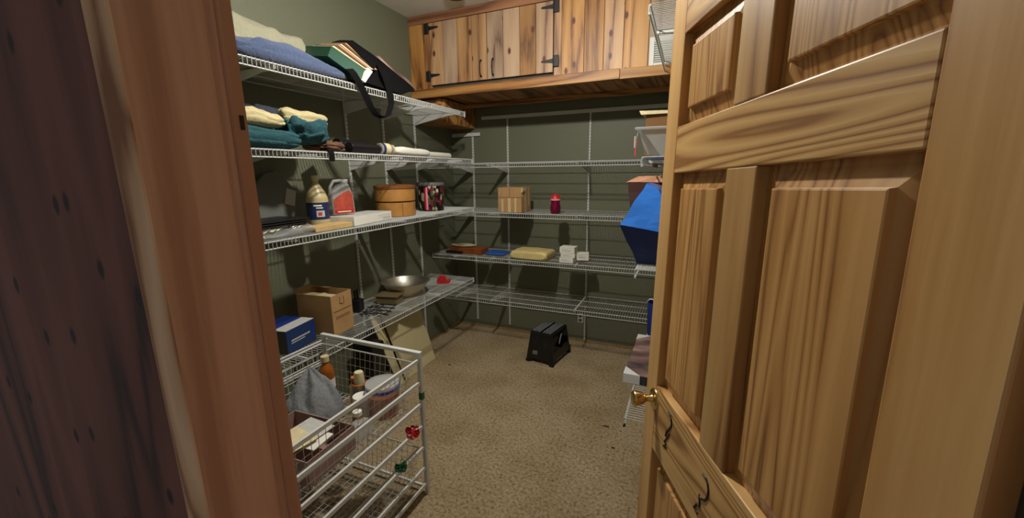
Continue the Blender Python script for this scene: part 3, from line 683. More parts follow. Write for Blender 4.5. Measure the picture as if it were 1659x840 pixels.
MB().lathe([(.09, .194), (.106, .194), (.107, .2), (.107, .214), (.104, .218), (.09, .218), (0, .216)], 40, cap=False).build('lid', 'grey_plastic', tn, smooth=True)
for a0, mt in ((-78, 'pink_band'), (-86, 'label_crimson')):
    vs = []
    for i in range(5):
        q = R(a0+i*2); vs += [(.0995*math.cos(q), .0995*math.sin(q), .01), (.1032*math.cos(q), .1032*math.sin(q), .185)]
    MB().add(vs, [(2*i, 2*i+2, 2*i+3, 2*i+1) for i in range(4)]).build('print_stripe', mt, tn, smooth=True)

# ------------------------------------------------------------------ left wall, lowest shelf
z4 = ZS['s4']+.002
def carton(name, label, loc, rz, sx, sy, h, mat, cat='box', open_top=False):
    t = thing(name, label, cat, loc, rz)
    if open_top:
        w_ = .004
        for nm, a in (('side', (-sx, sx, -sy, -sy+w_, 0, h)), ('side', (-sx, sx, sy-w_, sy, 0, h)), ('side', (-sx, -sx+w_, -sy+w_, sy-w_, 0, h)), ('side', (sx-w_, sx, -sy+w_, sy-w_, 0, h)), ('bottom', (-sx+w_, sx-w_, -sy+w_, sy-w_, 0, w_))):
            B(*a).build(nm, mat, t)
    else: B(-sx, sx, -sy, sy, 0, h).build('carton', mat, t, bevel=.003)
    return t
bb = carton('printed_box', 'small blue printed box beside the jamb on the lowest shelf', (-1.945, 1.41, z4), R(10), .10, .105, .125, 'blue_print')
B(-.098, .098, -.103, .103, .1251, .1258).build('lid', 'label_grey', bb); B(-.098, .02, -.103, .103, .1259, .1264).build('lid_print', 'navy_plastic', bb)
for q0, q1, r0, r1 in ((-.075, .06, .060, .068), (-.075, .02, .048, .053)): B(.1002, .1006, q0, q1, r0, r1).build('print_line', 'label_grey', bb)
B(.1002, .1006, .075, .097, .02, .11).build('print_panel', 'navy_plastic', bb)
B(-.099, .099, -.1054, -.1051, .002, .12).build('end_panel', 'slot_dark', bb)
cb = carton('cardboard_box', 'open brown cardboard box with flaps beside the blue printed box', (-1.925, 1.665, z4), R(6), .12, .085, .235, 'cardboard', open_top=True)
for vs in ([(-.12, -.085, .235), (.12, -.085, .235), (.11, -.02, .228), (-.11, -.02, .228)], [(-.12, .085, .235), (-.02, .085, .235), (-.03, .03, .25), (-.11, .03, .25)], [(-.12, -.085, .235), (-.12, .085, .235), (-.165, .06, .25), (-.165, -.06, .245)]):
    MB().hexa([tuple(v) for v in vs]+[(v[0], v[1], v[2]+.003) for v in vs]).build('flap', 'cardboard_tape' if vs[0][1] < 0 and vs[1][1] < 0 else 'cardboard', cb)
MB().tube([(.1212, -.015, .215), (.1212, -.018, .180), (.1212, .0, .172), (.1212, .018, .180), (.1212, .018, .215)], .0022, 5).build('print_mark', 'print_brown', cb)
B(.1202, .1206, -.07, .075, .135, .141).build('print_line', 'print_brown', cb)
for k in range(7): B(.1202, .1206, -.055+k*.017, -.046+k*.017, .09, .108).build('print_letter', 'print_brown', cb)
soft('crumpled_paper', 'paper_cream', 'cream packing paper inside the open cardboard box', 'paper', (-1.925, 1.66, z4+.10), .072, .045, .12, 77, amp=.15, freq=12)
ad = thing('power_adapter', 'black two-pronged adapter standing by the cardboard box', 'adapter', (-2.00, 1.985, z4), R(15))
B(-.035, .035, -.035, .035, 0, .085).build('body', 'black_plastic', ad, bevel=.008)
for s in (-1, 1): B(-.006, .006, s*.016-.005, s*.016+.005, .085, .15).build('prong', 'black_plastic', ad, bevel=.002)
wr = thing('cooling_rack', 'tangled black wire rack lying flat before the steel bowl', 'rack', (-1.86, 2.03, z4), R(20))
for k in range(7): MB().tube([(-.09, -.09+k*.03, .010+.012*math.sin(k*2)), (-.02, -.085+k*.03, .018), (.09, -.09+k*.03, .008+.01*math.cos(k*3))], .003, 5).build('wire', 'black_iron', wr)
for k in range(3): MB().tube([(-.08+k*.08, -.1, .013), (-.075+k*.08, 0, .020), (-.08+k*.08, .1, .012)], .003, 5).build('cross_wire', 'black_iron', wr)
sc = thing('kitchen_scale', 'small squat brass-grey kitchen scale before the steel bowl', 'scale', (-1.93, 2.225, z4), R(12))
MB().prism([(-.085, 0), (.085, 0), (.075, .05), (-.075, .05)], -.055, .055, 'y').build('body', 'scale_metal', sc, bevel=.005)
MB().prism([(-.09, .052), (.09, .052), (.09, .06), (-.09, .06)], -.062, .062, 'y').build('platform', 'scale_metal', sc, bevel=.003)
for sx in (-.07, .07):
    for sy in (-.045, .045): MB().lathe([(0, -.0015), (.01, -.0015), (.01, .004), (0, .004)], 12, Matrix.Translation((sx, sy, 0)), cap=False).build('foot', 'black_plastic', sc)
bw = thing('steel_bowl', 'wide stainless steel bowl on the lowest left shelf', 'bowl', (-1.945, 2.435, z4)); bw.scale = (.98, .98, .86)
MB().lathe([(0, 0), (.075, 0), (.085, .003), (.135, .045), (.160, .085), (.174, .118), (.186, .120), (.187, .123), (.180, .125), (.168, .118), (.155, .088), (.130, .050), (.082, .008), (0, .005)], 56, cap=False).build('bowl', 'steel', bw, smooth=True)
rd = thing('tape_dispenser', 'small red tape dispenser near the far end of the lowest left shelf', 'dispenser', (-1.845, 2.80, z4), R(35))
MB().prism([(-.05, 0), (.05, 0), (.052, .02), (.03, .03), (.022, .06), (-.01, .072), (-.04, .06), (-.052, .03)], -.018, .018, 'y').build('body', 'red_plastic', rd, bevel=.004)
MB().lathe([(.012, -.02), (.026, -.02), (.026, .02), (.012, .02)], 20, Matrix.Translation((-.012, 0, .04)) @ Matrix.Rotation(R(90), 4, 'X'), cap=False).build('tape_roll', 'label_crimson', rd, smooth=True)
B(.045, .06, -.016, .016, .012, .03).build('cutter', 'red_plastic', rd)

# ------------------------------------------------------------------ boards leaning under the lowest left shelf
pn = thing('leaning_board', 'cream board leaning under the lowest left shelf', 'board')
def slab(A, Bq, Cq, Dq, th):
    A, Bq, Cq, Dq = map(Vector, (A, Bq, Cq, Dq)); nv = (Bq-A).cross(Dq-A).normalized()*th
    return MB().hexa([A, Bq, Cq, Dq, A+nv, Bq+nv, Cq+nv, Dq+nv])
slab((-1.90, 2.30, .001), (-1.90, 2.70, .001), (-2.075, 2.72, .545), (-2.075, 2.27, .545), .006).build('board', 'panel_cream', pn)
pn = thing('leaning_board', 'second cream board leaning just left of the larger one', 'board')
slab((-1.87, 2.19, .001), (-1.89, 2.27, .001), (-2.075, 2.245, .54), (-2.065, 2.15, .54), .006).build('board', 'panel_cream', pn)
pn = thing('black_case', 'flat black case standing behind the wire drawer unit', 'case', (-1.97, 2.02, 0))
B(-.09, .09, -.06, .06, 0, .42).build('case', 'black_plastic', pn, bevel=.01)
B(-.02, .02, -.012, .012, .421, .44).build('handle', 'black_plastic', pn, bevel=.003)

# ------------------------------------------------------------------ white wire drawer unit
UX0, UX1, UY0, UY1, UH = -1.682, -1.085, .66, 1.42, .735
un = thing('drawer_frame', 'white metal drawer frame standing by the left jamb', 'drawer unit')
def sq(x, y, z0, z1, s=.009): return MB().box(x-s, x+s, y-s, y+s, z0, z1)
for x_ in (UX0, UX1):
    for y_ in (UY0, UY1): sq(x_, y_, 0, UH).build('post', 'white_metal', un, bevel=.002)
MB().box(UX0-.009, UX1+.009, UY1-.011, UY1+.011, UH, UH+.017).build('top_rail', 'white_metal', un, bevel=.002)
MB().box(UX0-.009, UX1+.009, UY0-.011, UY0+.011, UH, UH+.017).build('top_rail', 'white_metal', un, bevel=.002)
MB().box(UX0+.009, UX1-.009, UY1-.006, UY1+.006, .03, .042).build('bottom_rail', 'white_metal', un, bevel=.002)
MB().box(UX0+.009, UX1-.009, UY0-.006, UY0+.006, .03, .042).build('bottom_rail', 'white_metal', un, bevel=.002)
RZ = [.712, .600, .490, .375, .262, .150, .06]
for x_ in (UX0, UX1):
    for rz_ in RZ:
        s = 1 if x_ == UX0 else -1
        MB().prism([(x_-.004*s, rz_-.008), (x_+.006*s, rz_-.008), (x_+.006*s, rz_-.005), (x_-.001*s, rz_-.005), (x_-.001*s, rz_+.005), (x_+.006*s, rz_+.005), (x_+.006*s, rz_+.008), (x_-.004*s, rz_+.008)], UY0+.009, UY1-.009, 'y').build('runner', 'white_metal', un)
B(UX1-.0095, UX1+.0095, UY1-.0095, UY1+.0095, .515, .55).build('green_tape', 'green_foil', un)
def mesh_basket(name, label, z0, z1, group):
    t = thing(name, label, 'basket', (0, 0, 0), 0, group)
    ax0, ax1, ay0, ay1 = UX0+.016, UX1-.016, UY0+.02, UY1-.026
    bx0, bx1, by0, by1 = ax0+.028, ax1-.028, ay0+.028, ay1-.028
    MB().tube([(ax0, ay0, z1), (ax1, ay0, z1), (ax1, ay1, z1), (ax0, ay1, z1)], .0042, 8, closed=True).build('rim', 'white_wire', t)
    MB().tube([(bx0, by0, z0), (bx1, by0, z0), (bx1, by1, z0), (bx0, by1, z0)], .003, 6, closed=True).build('bottom_ring', 'white_wire', t)
    mw = MB(); st_ = .030
    nx = int((ax1-ax0)/st_); ny = int((ay1-ay0)/st_)
    for i in range(1, nx):
        f = i/nx; xa = ax0+(ax1-ax0)*f; xb = bx0+(bx1-bx0)*f
        mw.tube([(xa, ay0, z1), (xb, by0, z0), (xb, by1, z0), (xa, ay1, z1)], .0014, 4)
    for i in range(1, ny):
        f = i/ny; ya = ay0+(ay1-ay0)*f; yb = by0+(by1-by0)*f
        mw.tube([(ax0, ya, z1), (bx0, yb, z0), (bx1, yb, z0), (ax1, ya, z1)], .0014, 4)
    nz_ = max(2, int((z1-z0)/.034))
    for k in range(1, nz_):
        f = k/nz_; x0, x1, y0, y1 = (bx0+(ax0-bx0)*f), (bx1+(ax1-bx1)*f), (by0+(ay0-by0)*f), (by1+(ay1-by1)*f)
        mw.tube([(x0, y0, z0+(z1-z0)*f), (x1, y0, z0+(z1-z0)*f), (x1, y1, z0+(z1-z0)*f), (x0, y1, z0+(z1-z0)*f)], .0014, 4, closed=True)
    o = mw.build('wire_mesh', 'white_wire', t); o['kind'] = 'stuff'
    return t
mesh_basket('wire_basket', 'upper white wire basket full of bottles, cloth and boxes', .478, .708, 'wire baskets of the drawer frame')
mesh_basket('wire_basket', 'lower empty white wire basket near the floor', .045, .268, 'wire baskets of the drawer frame')
zk = .482
rg = MB(); nr, nt = 26, 72; rv = []; rf = []
for jj in range(nr+1):
    f = jj/nr
    for ii in range(nt):
        th = 2*math.pi*ii/nt; px_, py_ = math.cos(th), math.sin(th)
        rr = f*(1+.13*noise.noise(Vector((px_*2, py_*2, 3)))); x_, y_ = .125*rr*px_, .112*rr*py_
        hh = .215*max(0, 1-f)**.62*(1+.25*math.sin(th*5+noise.noise(Vector((x_*9, y_*9, 1)))*3)*f) + .045*abs(noise.noise(Vector((x_*11+y_*6, y_*22, 5))))*(.25+f)
        rv.append((x_-.03*(1-f), y_+.035*(1-f), max(hh, .001) if jj < nr else .001))
rf = [(j_*nt+i_, j_*nt+(i_+1) % nt, (j_+1)*nt+(i_+1) % nt, (j_+1)*nt+i_) for j_ in range(nr) for i_ in range(nt)]
rf.append(tuple(nr*nt+i_ for i_ in range(nt)))
o = rg.add(rv, rf).build('rag', 'grey_cloth', smooth=True); o.location = (-1.495, 1.175, zk); o.rotation_euler.z = R(15); tag(o, 'grey rag heaped to a peak in the upper wire basket', 'rag')
def jar(name, label, cat, loc, prof, mat, cap, capmat, capname='cap', extra=None):
    t = thing(name, label, cat, loc)
    MB().lathe(prof, 26, cap=False).build('body', mat, t, smooth=True)
    MB().lathe(cap, 26, cap=False).build(capname, capmat, t, smooth=True)
    if extra:
        pr2, m2, n2 = extra; MB().lathe(pr2, 26, cap=False).build(n2, m2, t, smooth=True)
    return t
jar('syrup_bottle', 'amber bottle with a pale cap at the back corner of the basket', 'bottle', (-1.575, 1.325, zk), [(0, 0), (.034, 0), (.036, .004), (.036, .12), (.03, .145), (.016, .165), (.015, .18), (0, .18)], 'amber', [(0, .178), (.019, .178), (.019, .205), (0, .205)], 'cardboard_tape', 'cap', ([(.0364, .04), (.0364, .09)], 'paper_white', 'label_band'))
jar('spray_can', 'grey spray can with a pale cap in the wire basket', 'can', (-1.325, 1.285, zk), [(0, 0), (.031, 0), (.033, .004), (.033, .125), (.026, .138), (0, .138)], 'grey_plastic', [(0, .138), (.023, .138), (.021, .185), (.018, .19), (0, .19)], 'panel_cream', 'cap', ([(.0335, .122), (.036, .126), (.036, .136), (.030, .139)], 'amber', 'collar'))
jar('juice_bottle', 'small orange-capped bottle between amber bottle and spray can', 'bottle', (-1.395, 1.325, zk), [(0, 0), (.026, 0), (.028, .004), (.028, .085), (.018, .10), (0, .10)], 'milky_plastic', [(0, .10), (.017, .10), (.017, .13), (0, .13)], 'orange_snack')
jar('white_jar', 'squat white jar beside the spray can', 'jar', (-1.27, 1.235, zk), [(0, 0), (.034, 0), (.036, .004), (.036, .095), (0, .095)], 'label_grey', [(0, .095), (.037, .095), (.037, .11), (0, .11)], 'paper_white', 'lid')
tubp = thing('snack_tub', 'clear tub of orange snacks with a blue rim in the basket', 'tub', (-1.205, 1.30, zk))
MB().lathe([(0, 0), (.060, 0), (.064, .005), (.072, .135), (.0725, .14)], 36, cap=False).build('tub', 'clear_plastic', tubp, smooth=True)
MB().lathe([(0, .002), (.058, .002), (.061, .007), (.068, .105), (0, .112)], 36, cap=False).build('snacks', 'orange_snack', tubp, smooth=True)
MB().lathe([(.0725, .128), (.0750, .128), (.0755, .142), (.0725, .143)], 36, cap=False).build('rim', 'bright_blue', tubp, smooth=True)
MB().lathe([(0, .143), (.070, .143), (.0745, .146), (.074, .156), (.06, .158), (0, .158)], 36, cap=False).build('lid', 'cloudy_plastic', tubp, smooth=True)
jar('pill_bottle', 'small amber pill bottle in front of the snack tub', 'bottle', (-1.225, 1.16, zk), [(0, 0), (.022, 0), (.022, .06), (.016, .07), (0, .07)], 'amber', [(0, .07), (.019, .07), (.019, .088), (0, .088)], 'paper_white')
soft('plastic_bag', 'cloudy_plastic', 'crumpled clear plastic bag beside the snack tub', 'bag', (-1.185, 1.13, zk), .028, .05, .065, 85, amp=.3, freq=14)
pk = carton('pink_carton', 'pink open carton of papers at the near end of the basket', (-1.30, .945, zk), R(3), .155, .115, .10, 'pink_box', open_top=True)
for k in range(6):
    o = B(-.07, .07, -.05, .05, 0, .003).build('paper_slip', ['paper_white', 'label_grey', 'paper_cream'][k % 3]); o.location = (-1.30+random.uniform(-.055, .055), .945+random.uniform(-.04, .04), zk+.072+.007*k); o.rotation_euler = (R(random.uniform(-1, 1)), R(random.uniform(-1, 1)), R(random.uniform(-12, 12)))
    tag(o, ['lowest white paper slip', 'lower grey paper slip', 'lower cream paper slip', 'upper white paper slip', 'upper grey paper slip', 'topmost cream paper slip'][k]+' in the pink carton', 'paper', 'paper slips in the pink carton')
def bow(name, label, loc, mat, r, seed):
    random.seed(seed); t = thing(name, label, 'bow', loc)
    for k in range(9):
        q = k*2.4; ax = Vector((math.cos(q)*.6, math.sin(q), random.uniform(-.6, .8))).normalized(); pe = ax.cross(Vector((.3, .2, 1))).normalized()
        pts = [tuple(ax*r*math.sin(u)+pe*r*.35*math.sin(2*u)) for u in [i*math.pi/6 for i in range(7)]]
        MB().ribbon(pts, tuple(ax.cross(pe)*r*.4), .0012).build('loop', mat, t, smooth=True)
bow('gift_bow', 'red ribbon bow tied to the side of the drawer frame', (-1.085, 1.335, .395), 'red_plastic', .034, 3)
bow('gift_bow', 'green foil bow tied to a lower runner of the drawer frame', (-1.085, 1.24, .285), 'green_foil', .030, 4)
random.seed(11)

# ------------------------------------------------------------------ back wall shelves: contents
y0 = YB-DB
zb2 = ZS['b2']+.002
cx = carton('cardboard_box', 'small taped brown carton on the back wall shelf', (-1.372, 3.235, zb2), R(-2), .108, .10, .205, 'cardboard')
for q0, q1, a0, a1 in ((-.075, -.058, 0, .11), (-.015, .010, 0, .12), (.045, .062, 0, .12)): B(q0, q1, -.1006, -.1002, a0, a1).build('tape', 'cardboard_tape', cx)
B(-.104, .104, -.1010, -.1006, .122, .126).build('flap_edge', 'cardboard_dark', cx)
B(-.002, .002, -.1010, -.1006, .126, .203).build('flap_seam', 'cardboard_dark', cx)
for q0, q1, a0, a1 in ((-.095, -.06, .13, .2), (-.03, 0, .0, .2), (.04, .06, .05, .2)): B(.1082, .1086, q0, q1, a0, a1).build('tape', 'cardboard_tape', cx)
MB().hexa([(.108, -.10, .203), (.112, -.06, .203), (.112, -.06, .175), (.108, -.10, .165), (.118, -.10, .205), (.120, -.06, .205), (.120, -.06, .178), (.118, -.10, .168)]).build('torn_flap', 'cardboard_tape', cx)
bo_ = thing('water_bottle', 'wine-red squat bottle with a pink band on the back shelf', 'bottle', (-.985, 3.165, zb2)); bo_.scale = (1.08, 1.08, 1.0)
MB().lathe([(0, 0), (.030, 0), (.035, .006), (.040, .03), (.039, .055), (.034, .078), (.033, .09), (.036, .105), (0, .105)], 32, cap=False).build('body', 'wine_bottle', bo_, smooth=True)
MB().lathe([(0, .105), (.038, .105), (.038, .118), (0, .118)], 32, cap=False).build('band', 'pink_band', bo_, smooth=True)
MB().lathe([(0, .118), (.036, .118), (.034, .135), (.018, .148), (.014, .155), (0, .156)], 32, cap=False).build('lid', 'red_plastic', bo_, smooth=True)
zb3 = ZS['b3']+.002
wbx = thing('wooden_box', 'reddish-brown wooden case with a round plate on the back shelf', 'box', (-1.84, 3.245, zb3), R(-4))
B(-.17, .17, -.07, .07, 0, .055).build('case', 'red_wood', wbx, bevel=.004)
B(-.171, .171, -.071, .071, .034, .036).build('lid_seam', 'cardboard_dark', wbx)
o = MB().lathe([(0, 0), (.08, 0), (.12, .008), (.122, .013), (.08, .006), (0, .005)], 36, cap=False).build('oval_plate', 'panel_cream', smooth=True); o.location = (-1.90, 3.25, zb3+.0575); o.scale = (1, .55, 1); tag(o, 'pale oval dish lying on the reddish wooden case', 'dish')
o = B(-.15, .15, -.06, .06, 0, .022).build('black_tray', 'black_plastic', bevel=.004); o.location = (-1.95, 3.17, zb3); o.scale = (.55, .0 + .25, 1); tag(o, 'small black tray end under the reddish wooden case', 'tray')
o = MB().blob(.10, .09, .022, 90, e=.4, amp=.2, freq=9).build('blue_packet', 'bright_blue', smooth=True); o.location = (-1.56, 3.275, zb3); tag(o, 'flat blue packet beside the wooden case on the back shelf', 'packet')
en = thing('padded_envelope', 'fat manila padded envelope in clear wrap on the back shelf', 'envelope', (-1.20, 3.225, zb3), R(-3))
MB().blob(.17, .12, .075, 93, e=.16, amp=.05, freq=9, nu=72).build('envelope', 'manila', en, smooth=True)
MB().blob(.158, .005, .05, 94, loc=(0, -.124, .012), e=.4, amp=.1).build('folded_end', 'manila', en, smooth=True)
def wbox(label, loc, rz, sx, sy, h):
    t = carton('small_carton', label, loc, rz, sx, sy, h, 'paper_white'); t['group'] = 'small white cartons'
    B(-sx*.7, sx*.5, -sy-.0006, -sy-.0002, h*.35, h*.5).build('print_line', 'label_grey', t)
    B(-sx*.7, sx*.1, -sy-.0006, -sy-.0002, h*.62, h*.7).build('print_line', 'label_grey', t)
    B(-sx+.001, sx-.001, -sy-.0005, -sy-.0002, h*.88, h*.92).build('lid_seam', 'label_grey', t)
wbox('small white carton at the bottom of the white stack', (-.875, 3.165, zb3), R(-2), .058, .045, .042)
wbox('small white carton second in the white stack', (-.868, 3.168, zb3+.043), R(3), .058, .045, .034)
wbox('small white carton on top of the white stack', (-.872, 3.175, zb3+.078), R(-1), .062, .05, .050)
wbox('small white carton leaning behind the white stack', (-.77, 3.24, zb3+.012), R(12), .05, .04, .06)

# ------------------------------------------------------------------ folding step stool
stl = thing('step_stool', 'black folding step stool standing on the carpet by the back wall', 'stool', (-1.012, 3.105, 0), R(-9)); stl.scale = (.86, .98, 1)
H = .262
MB().box(-.115, .115, -.145, .145, H-.02, H).build('top_frame', 'black_plastic', stl, bevel=.005)
for k in range(9):
    if k == 4: continue
    MB().box(-.098+k*.0225, -.089+k*.0225, -.13, .13, H, H+.007).build('tread_rib', 'rib_sheen', stl, bevel=.0015)  # paler rib colour stands in for light reflected off the black tread
MB().box(-.016, .016, -.045, .045, H, H+.003).build('carry_slot', 'near_black', stl)
def leg_panel(sgn):
    y0_, y1_ = sgn*.140, sgn*.175
    return y0_, y1_
for sgn in (-1, 1):          # the two wide legs (near and far sides)
    yt, yb = sgn*.135, sgn*.172; th = .014*-sgn
    def P(x, z, o_): f = z/H; return (x*(1-.14*f), yb+(yt-yb)*f+o_, z)
    outer = [(-.150, 0), (-.105, 0), (-.085, .03), (.085, .03), (.105, 0), (.150, 0), (.138, H-.012), (-.138, H-.012)]
    mb = MB(); nO = len(outer)
    mb.add([P(x, zz_, 0) for x, zz_ in outer]+[P(x, zz_, th) for x, zz_ in outer], [tuple(range(nO-1, -1, -1)), tuple(range(nO, 2*nO))]+[(i, (i+1) % nO, nO+(i+1) % nO, nO+i) for i in range(nO)])
    lg = mb.build('leg_panel', 'black_plastic', stl, bevel=.003)
    for x_ in (-.128, .128):
        c_ = P(x_, 0, th*.5); MB().box(c_[0]-.022, c_[0]+.022, c_[1]-.014, c_[1]+.014, 0.0005, .022).build('foot', 'black_plastic', lg, bevel=.004)
    for x0_, x1_, q0, q1 in ((-.09, -.04, .15, .21), (.035, .085, .14, .20), (-.085, -.03, .07, .105), (.04, .09, .06, .1)):
        o_ = -.0015*-sgn*-1
        pts = [P(x0_, q0, -th*.10), P(x1_, q0+.004, -th*.10), P(x1_, q1, -th*.10), P(x0_, q1-.004, -th*.10)]
        pts2 = [P(x0_, q0, th*.2), P(x1_, q0+.004, th*.2), P(x1_, q1, th*.2), P(x0_, q1-.004, th*.2)]
        MB().hexa(pts+pts2).build('web_plate', 'grey_plastic' if q0 == .07 else 'black_iron', lg)
for sgn in (-1, 1):          # folding side braces
    xb, xt = sgn*.146, sgn*.122
    def Q(y, zz_, o_): f = zz_/H; return (xb+(xt-xb)*f+o_, y*(1-.12*f), zz_)
    for poly in ([(-.150, .035), (.150, .035), (.150, .115), (.06, .125), (0, .105), (-.06, .125), (-.150, .115)], [(-.145, .165), (-.05, .20), (-.05, .235), (-.145, .235)], [(.145, .165), (.05, .20), (.05, .235), (.145, .235)]):
        nP = len(poly); th = -.010*sgn; mb = MB()
        mb.add([Q(y, zz_, 0) for y, zz_ in poly]+[Q(y, zz_, th) for y, zz_ in poly], [tuple(range(nP-1, -1, -1)), tuple(range(nP, 2*nP))]+[(i, (i+1) % nP, nP+(i+1) % nP, nP+i) for i in range(nP)])
        mb.build('folding_brace', 'black_plastic', stl, bevel=.002)
    MB().tube([Q(-.03, .15, -.004*sgn), Q(0, .19, -.004*sgn), Q(.03, .22, -.004*sgn)], .007, 8).build('pivot_bar', 'grey_plastic', stl, smooth=True)

# ------------------------------------------------------------------ right wall shelves: contents beside the door edge
zr = 1.612
bn = thing('clear_bin', 'clear plastic bin with a rounded rim on the right shelf', 'bin', (-.02, 2.14, zr))
def tapered_open(mbx, x0, x1, y0_, y1_, z0, z1, fl):
    pass
mb = MB(); vs = []; fs = []
for f, zz_, o_ in ((0, 0, .04), (1, .115, 0), (1, .125, -.008), (1, .115, .003), (0, .004, .043)):
    vs += [(-.21+o_, -.19+o_, zz_), (.21-o_, -.19+o_, zz_), (.21-o_, .19-o_, zz_), (-.21+o_, .19-o_, zz_)]
for i in range(4):
    for k in range(4): k2 = (k+1) % 4; fs.append((i*4+k, i*4+k2, i*4+4+k2, i*4+4+k))
fs += [(3, 2, 1, 0), (16, 17, 18, 19)]
mb.add(vs, fs).build('bin', 'cloudy_plastic', bn, bevel=.012, seg=3)
MB().tube([(-.219, -.199, .122), (.219, -.199, .122), (.219, .199, .122), (-.219, .199, .122)], .006, 6, closed=True).build('rim', 'cloudy_plastic', bn)
tgx = thing('price_tag', 'pink and white tags hanging from the clear bin on the right shelf', 'tag', (-.243, 1.99, zr+.062))
B(-.002, .002, -.03, .005, -.02, .03).build('white_tag', 'paper_white', tgx); MB().hexa([(-.002, .0, -.055), (-.002, .03, -.05), (-.002, .06, .02), (-.002, .03, .02), (.002, .0, -.055), (.002, .03, -.05), (.002, .06, .02), (.002, .03, .02)]).build('pink_tag', 'red_plastic', tgx)
MB().tube([(0, .02, .02), (.01, .0, .05)], .0012, 5).build('tag_string', 'paper_white', tgx)
bx = carton('cardboard_box', 'brown carton with a paper sheet on top behind the clear bin', (-.02, 2.60, zr), 0, .225, .19, .235, 'cardboard_dark')
o = MB().hexa([(-.25, -.21, .0), (.22, -.19, .0), (.22, .18, .0), (-.23, .18, .0), (-.26, -.21, .02), (.22, -.19, .006), (.22, .18, .006), (-.24, .18, .016)]).build('paper_sheet', 'paper_cream'); o.location = (-.02, 2.60, zr+.2355); tag(o, 'curling cream paper sheet lying on the brown carton', 'paper')
zrb = 1.117
def bag(name, label, cat, loc, pts_b, pts_t, mat, lin_mat, rz=0, seed=1):
    t = thing(name, label, cat, loc, rz); n_ = len(pts_b); vs = []; fs = []; rows = 10
    for j in range(rows+1):
        f = j/rows
        for i in range(n_*6):
            a, b_ = i//6, (i//6+1) % n_; g = (i % 6)/6
            pb_ = Vector(pts_b[a]).lerp(Vector(pts_b[b_]), g); pt_ = Vector(pts_t[a]).lerp(Vector(pts_t[b_]), g)
            p = pb_.lerp(pt_, f); bulge = .02*math.sin(math.pi*f)
            nrm = Vector((p.x, p.y, 0)); nrm = nrm.normalized() if nrm.length > 1e-4 else Vector((1, 0, 0))
            p += nrm*(bulge+noise.noise(p*11+Vector((seed, 0, 0)))*.016*(.3+f)); vs.append(tuple(p))
    m_ = n_*6
    for j in range(rows):
        for i in range(m_): i2 = (i+1) % m_; fs.append((j*m_+i, j*m_+i2, (j+1)*m_+i2, (j+1)*m_+i))
    fs.append(tuple(range(m_-1, -1, -1)))
    o = MB().add(vs, fs).build('bag_body', mat, t)
    sd = o.modifiers.new('solid', 'SOLIDIFY'); sd.thickness = .002
    return t
blu = thing('plastic_bag', 'bright blue plastic bag slumped on the right shelf beside the door', 'bag', (-.10, 2.08, zrb))
bm_v = [(-.11, -.10, 0), (.2, -.10, 0), (.2, .16, 0), (-.11, .16, 0), (-.185, -.17, .195), (.2, -.15, .13), (.2, .2, .18), (-.15, .18, .19), (-.09, -.06, .375), (.2, -.08, .26), (.2, .14, .29), (-.08, .1, .375)]
fb = [(3, 2, 1, 0), (0, 1, 5, 4), (1, 2, 6, 5), (2, 3, 7, 6), (3, 0, 4, 7)]
ft = [(4, 5, 9, 8), (5, 6, 10, 9), (6, 7, 11, 10), (7, 4, 8, 11), (8, 9, 10, 11)]
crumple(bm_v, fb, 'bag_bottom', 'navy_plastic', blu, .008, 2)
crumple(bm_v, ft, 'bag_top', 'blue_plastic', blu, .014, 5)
brn = thing('paper_bag', 'brown paper bag with a folded top behind the blue plastic bag', 'bag', (-.05, 2.42, zrb)); brn.location.y = 2.40
pv = [(-.20, -.11, 0), (.2, -.11, 0), (.2, .12, 0), (-.20, .12, 0), (-.262, -.12, .375), (.2, -.13, .38), (.2, .13, .38), (-.25, .12, .37), (-.20, -.11, .405), (.2, -.12, .415), (.2, .1, .415), (-.18, .08, .405)]
crumple(pv, fb, 'bag_sides', 'brown_paper_shaded', brn, .010, 4)  # sides coloured dark to stand for the shaded inside of the bag
crumple(pv, ft, 'folded_top', 'brown_paper', brn, .010, 8)  # top takes the lit tone of the same paper
zrl = .442
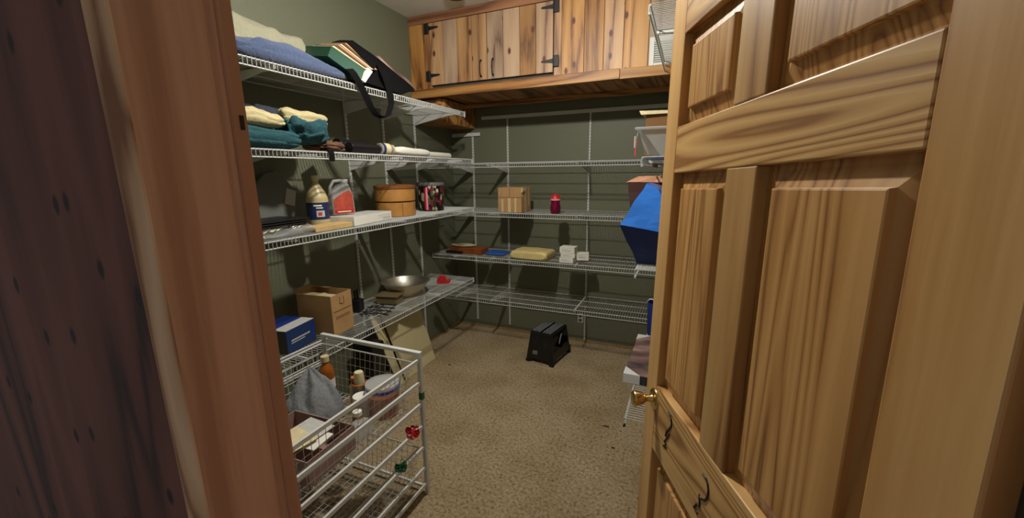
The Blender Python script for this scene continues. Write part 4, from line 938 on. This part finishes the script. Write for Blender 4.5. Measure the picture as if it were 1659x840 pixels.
def canvas(label, loc, rz, sx, sy, h, mat):
    t = thing('canvas_print', label, 'canvas', loc, rz); pass
    B(-sx, sx, -sy, sy, 0, h-.001).build('stretcher', 'canvas_dark', t, bevel=.002)
    B(-sx+.002, sx-.002, -sy+.002, sy-.002, h-.001, h).build('picture', mat, t)
    for cxs, cys in ((-1, -1), (-1, 1), (1, -1), (1, 1)):
        q = MB(); L_ = .085
        q.prism([(cxs*(sx+.001), cys*(sy+.001)), (cxs*(sx+.001)-cxs*L_, cys*(sy+.001)), (cxs*(sx+.001), cys*(sy+.001)-cys*L_)][::(1 if cxs*cys > 0 else -1)], h, h+.002, 'z')
        x0_, x1_ = sorted((cxs*(sx+.001), cxs*(sx+.001)-cxs*L_)); y0_, y1_ = sorted((cys*sy, cys*(sy+.002)))
        q.box(x0_, x1_, y0_, y1_, 0, h); x0_, x1_ = sorted((cxs*sx, cxs*(sx+.002))); y0_, y1_ = sorted((cys*(sy+.001), cys*(sy+.001)-cys*L_)); q.box(x0_, x1_, y0_, y1_, 0, h)
        q.build('corner_guard', 'canvas_side', t)
canvas('canvas print with white corner guards lying on the lowest right shelf', (-.035, 2.36, zrl), R(-1), .215, .29, .050, 'canvas_picture')
bk = thing('blue_bucket', 'dark blue tub with a white handle on the lowest right shelf', 'tub', (-.125, 2.83, zrl))
MB().lathe([(0, 0), (.078, 0), (.088, .23), (.091, .235), (.085, .235), (.075, .006), (0, .006)], 32, cap=False).build('tub', 'navy_plastic', bk, smooth=True)
MB().tube([(-.088, 0, .225), (-.07, -.05, .262), (0, -.085, .272), (.07, -.05, .262), (.088, 0, .225)], .005, 6).build('handle', 'paper_white', bk, smooth=True)

# ------------------------------------------------------------------ bits on the carpet
for px, py, ln, rz, lb in ((885, 597, .12, R(5), 'pale straw on the carpet at the foot of the step stool'), (960, 608, .11, R(-35), 'pale straw on the carpet right of the step stool')):
    p = atZ(px, py, .0025)
    o = MB().tube([(-ln/2, 0, 0), (0, .002, .001), (ln/2, 0, 0)], .0024, 5).build('straw', 'straw', smooth=True); o.location = p; o.rotation_euler.z = rz; tag(o, lb, 'straw')
for px, py, sx, lb in ((982, 692, .022, 'dark splinter on the carpet below the right shelf'), (993, 727, .012, 'dark round crumb on the carpet near the door'), (728, 592, .012, 'dark crumb on the carpet beside the cream board')):
    p = atZ(px, py, 0)
    o = MB().blob(sx, .006, .006, px, e=.8, amp=.1, nu=10, nv=6).build('carpet_crumb', 'near_black', smooth=True); o.location = p; tag(o, lb, 'crumb')
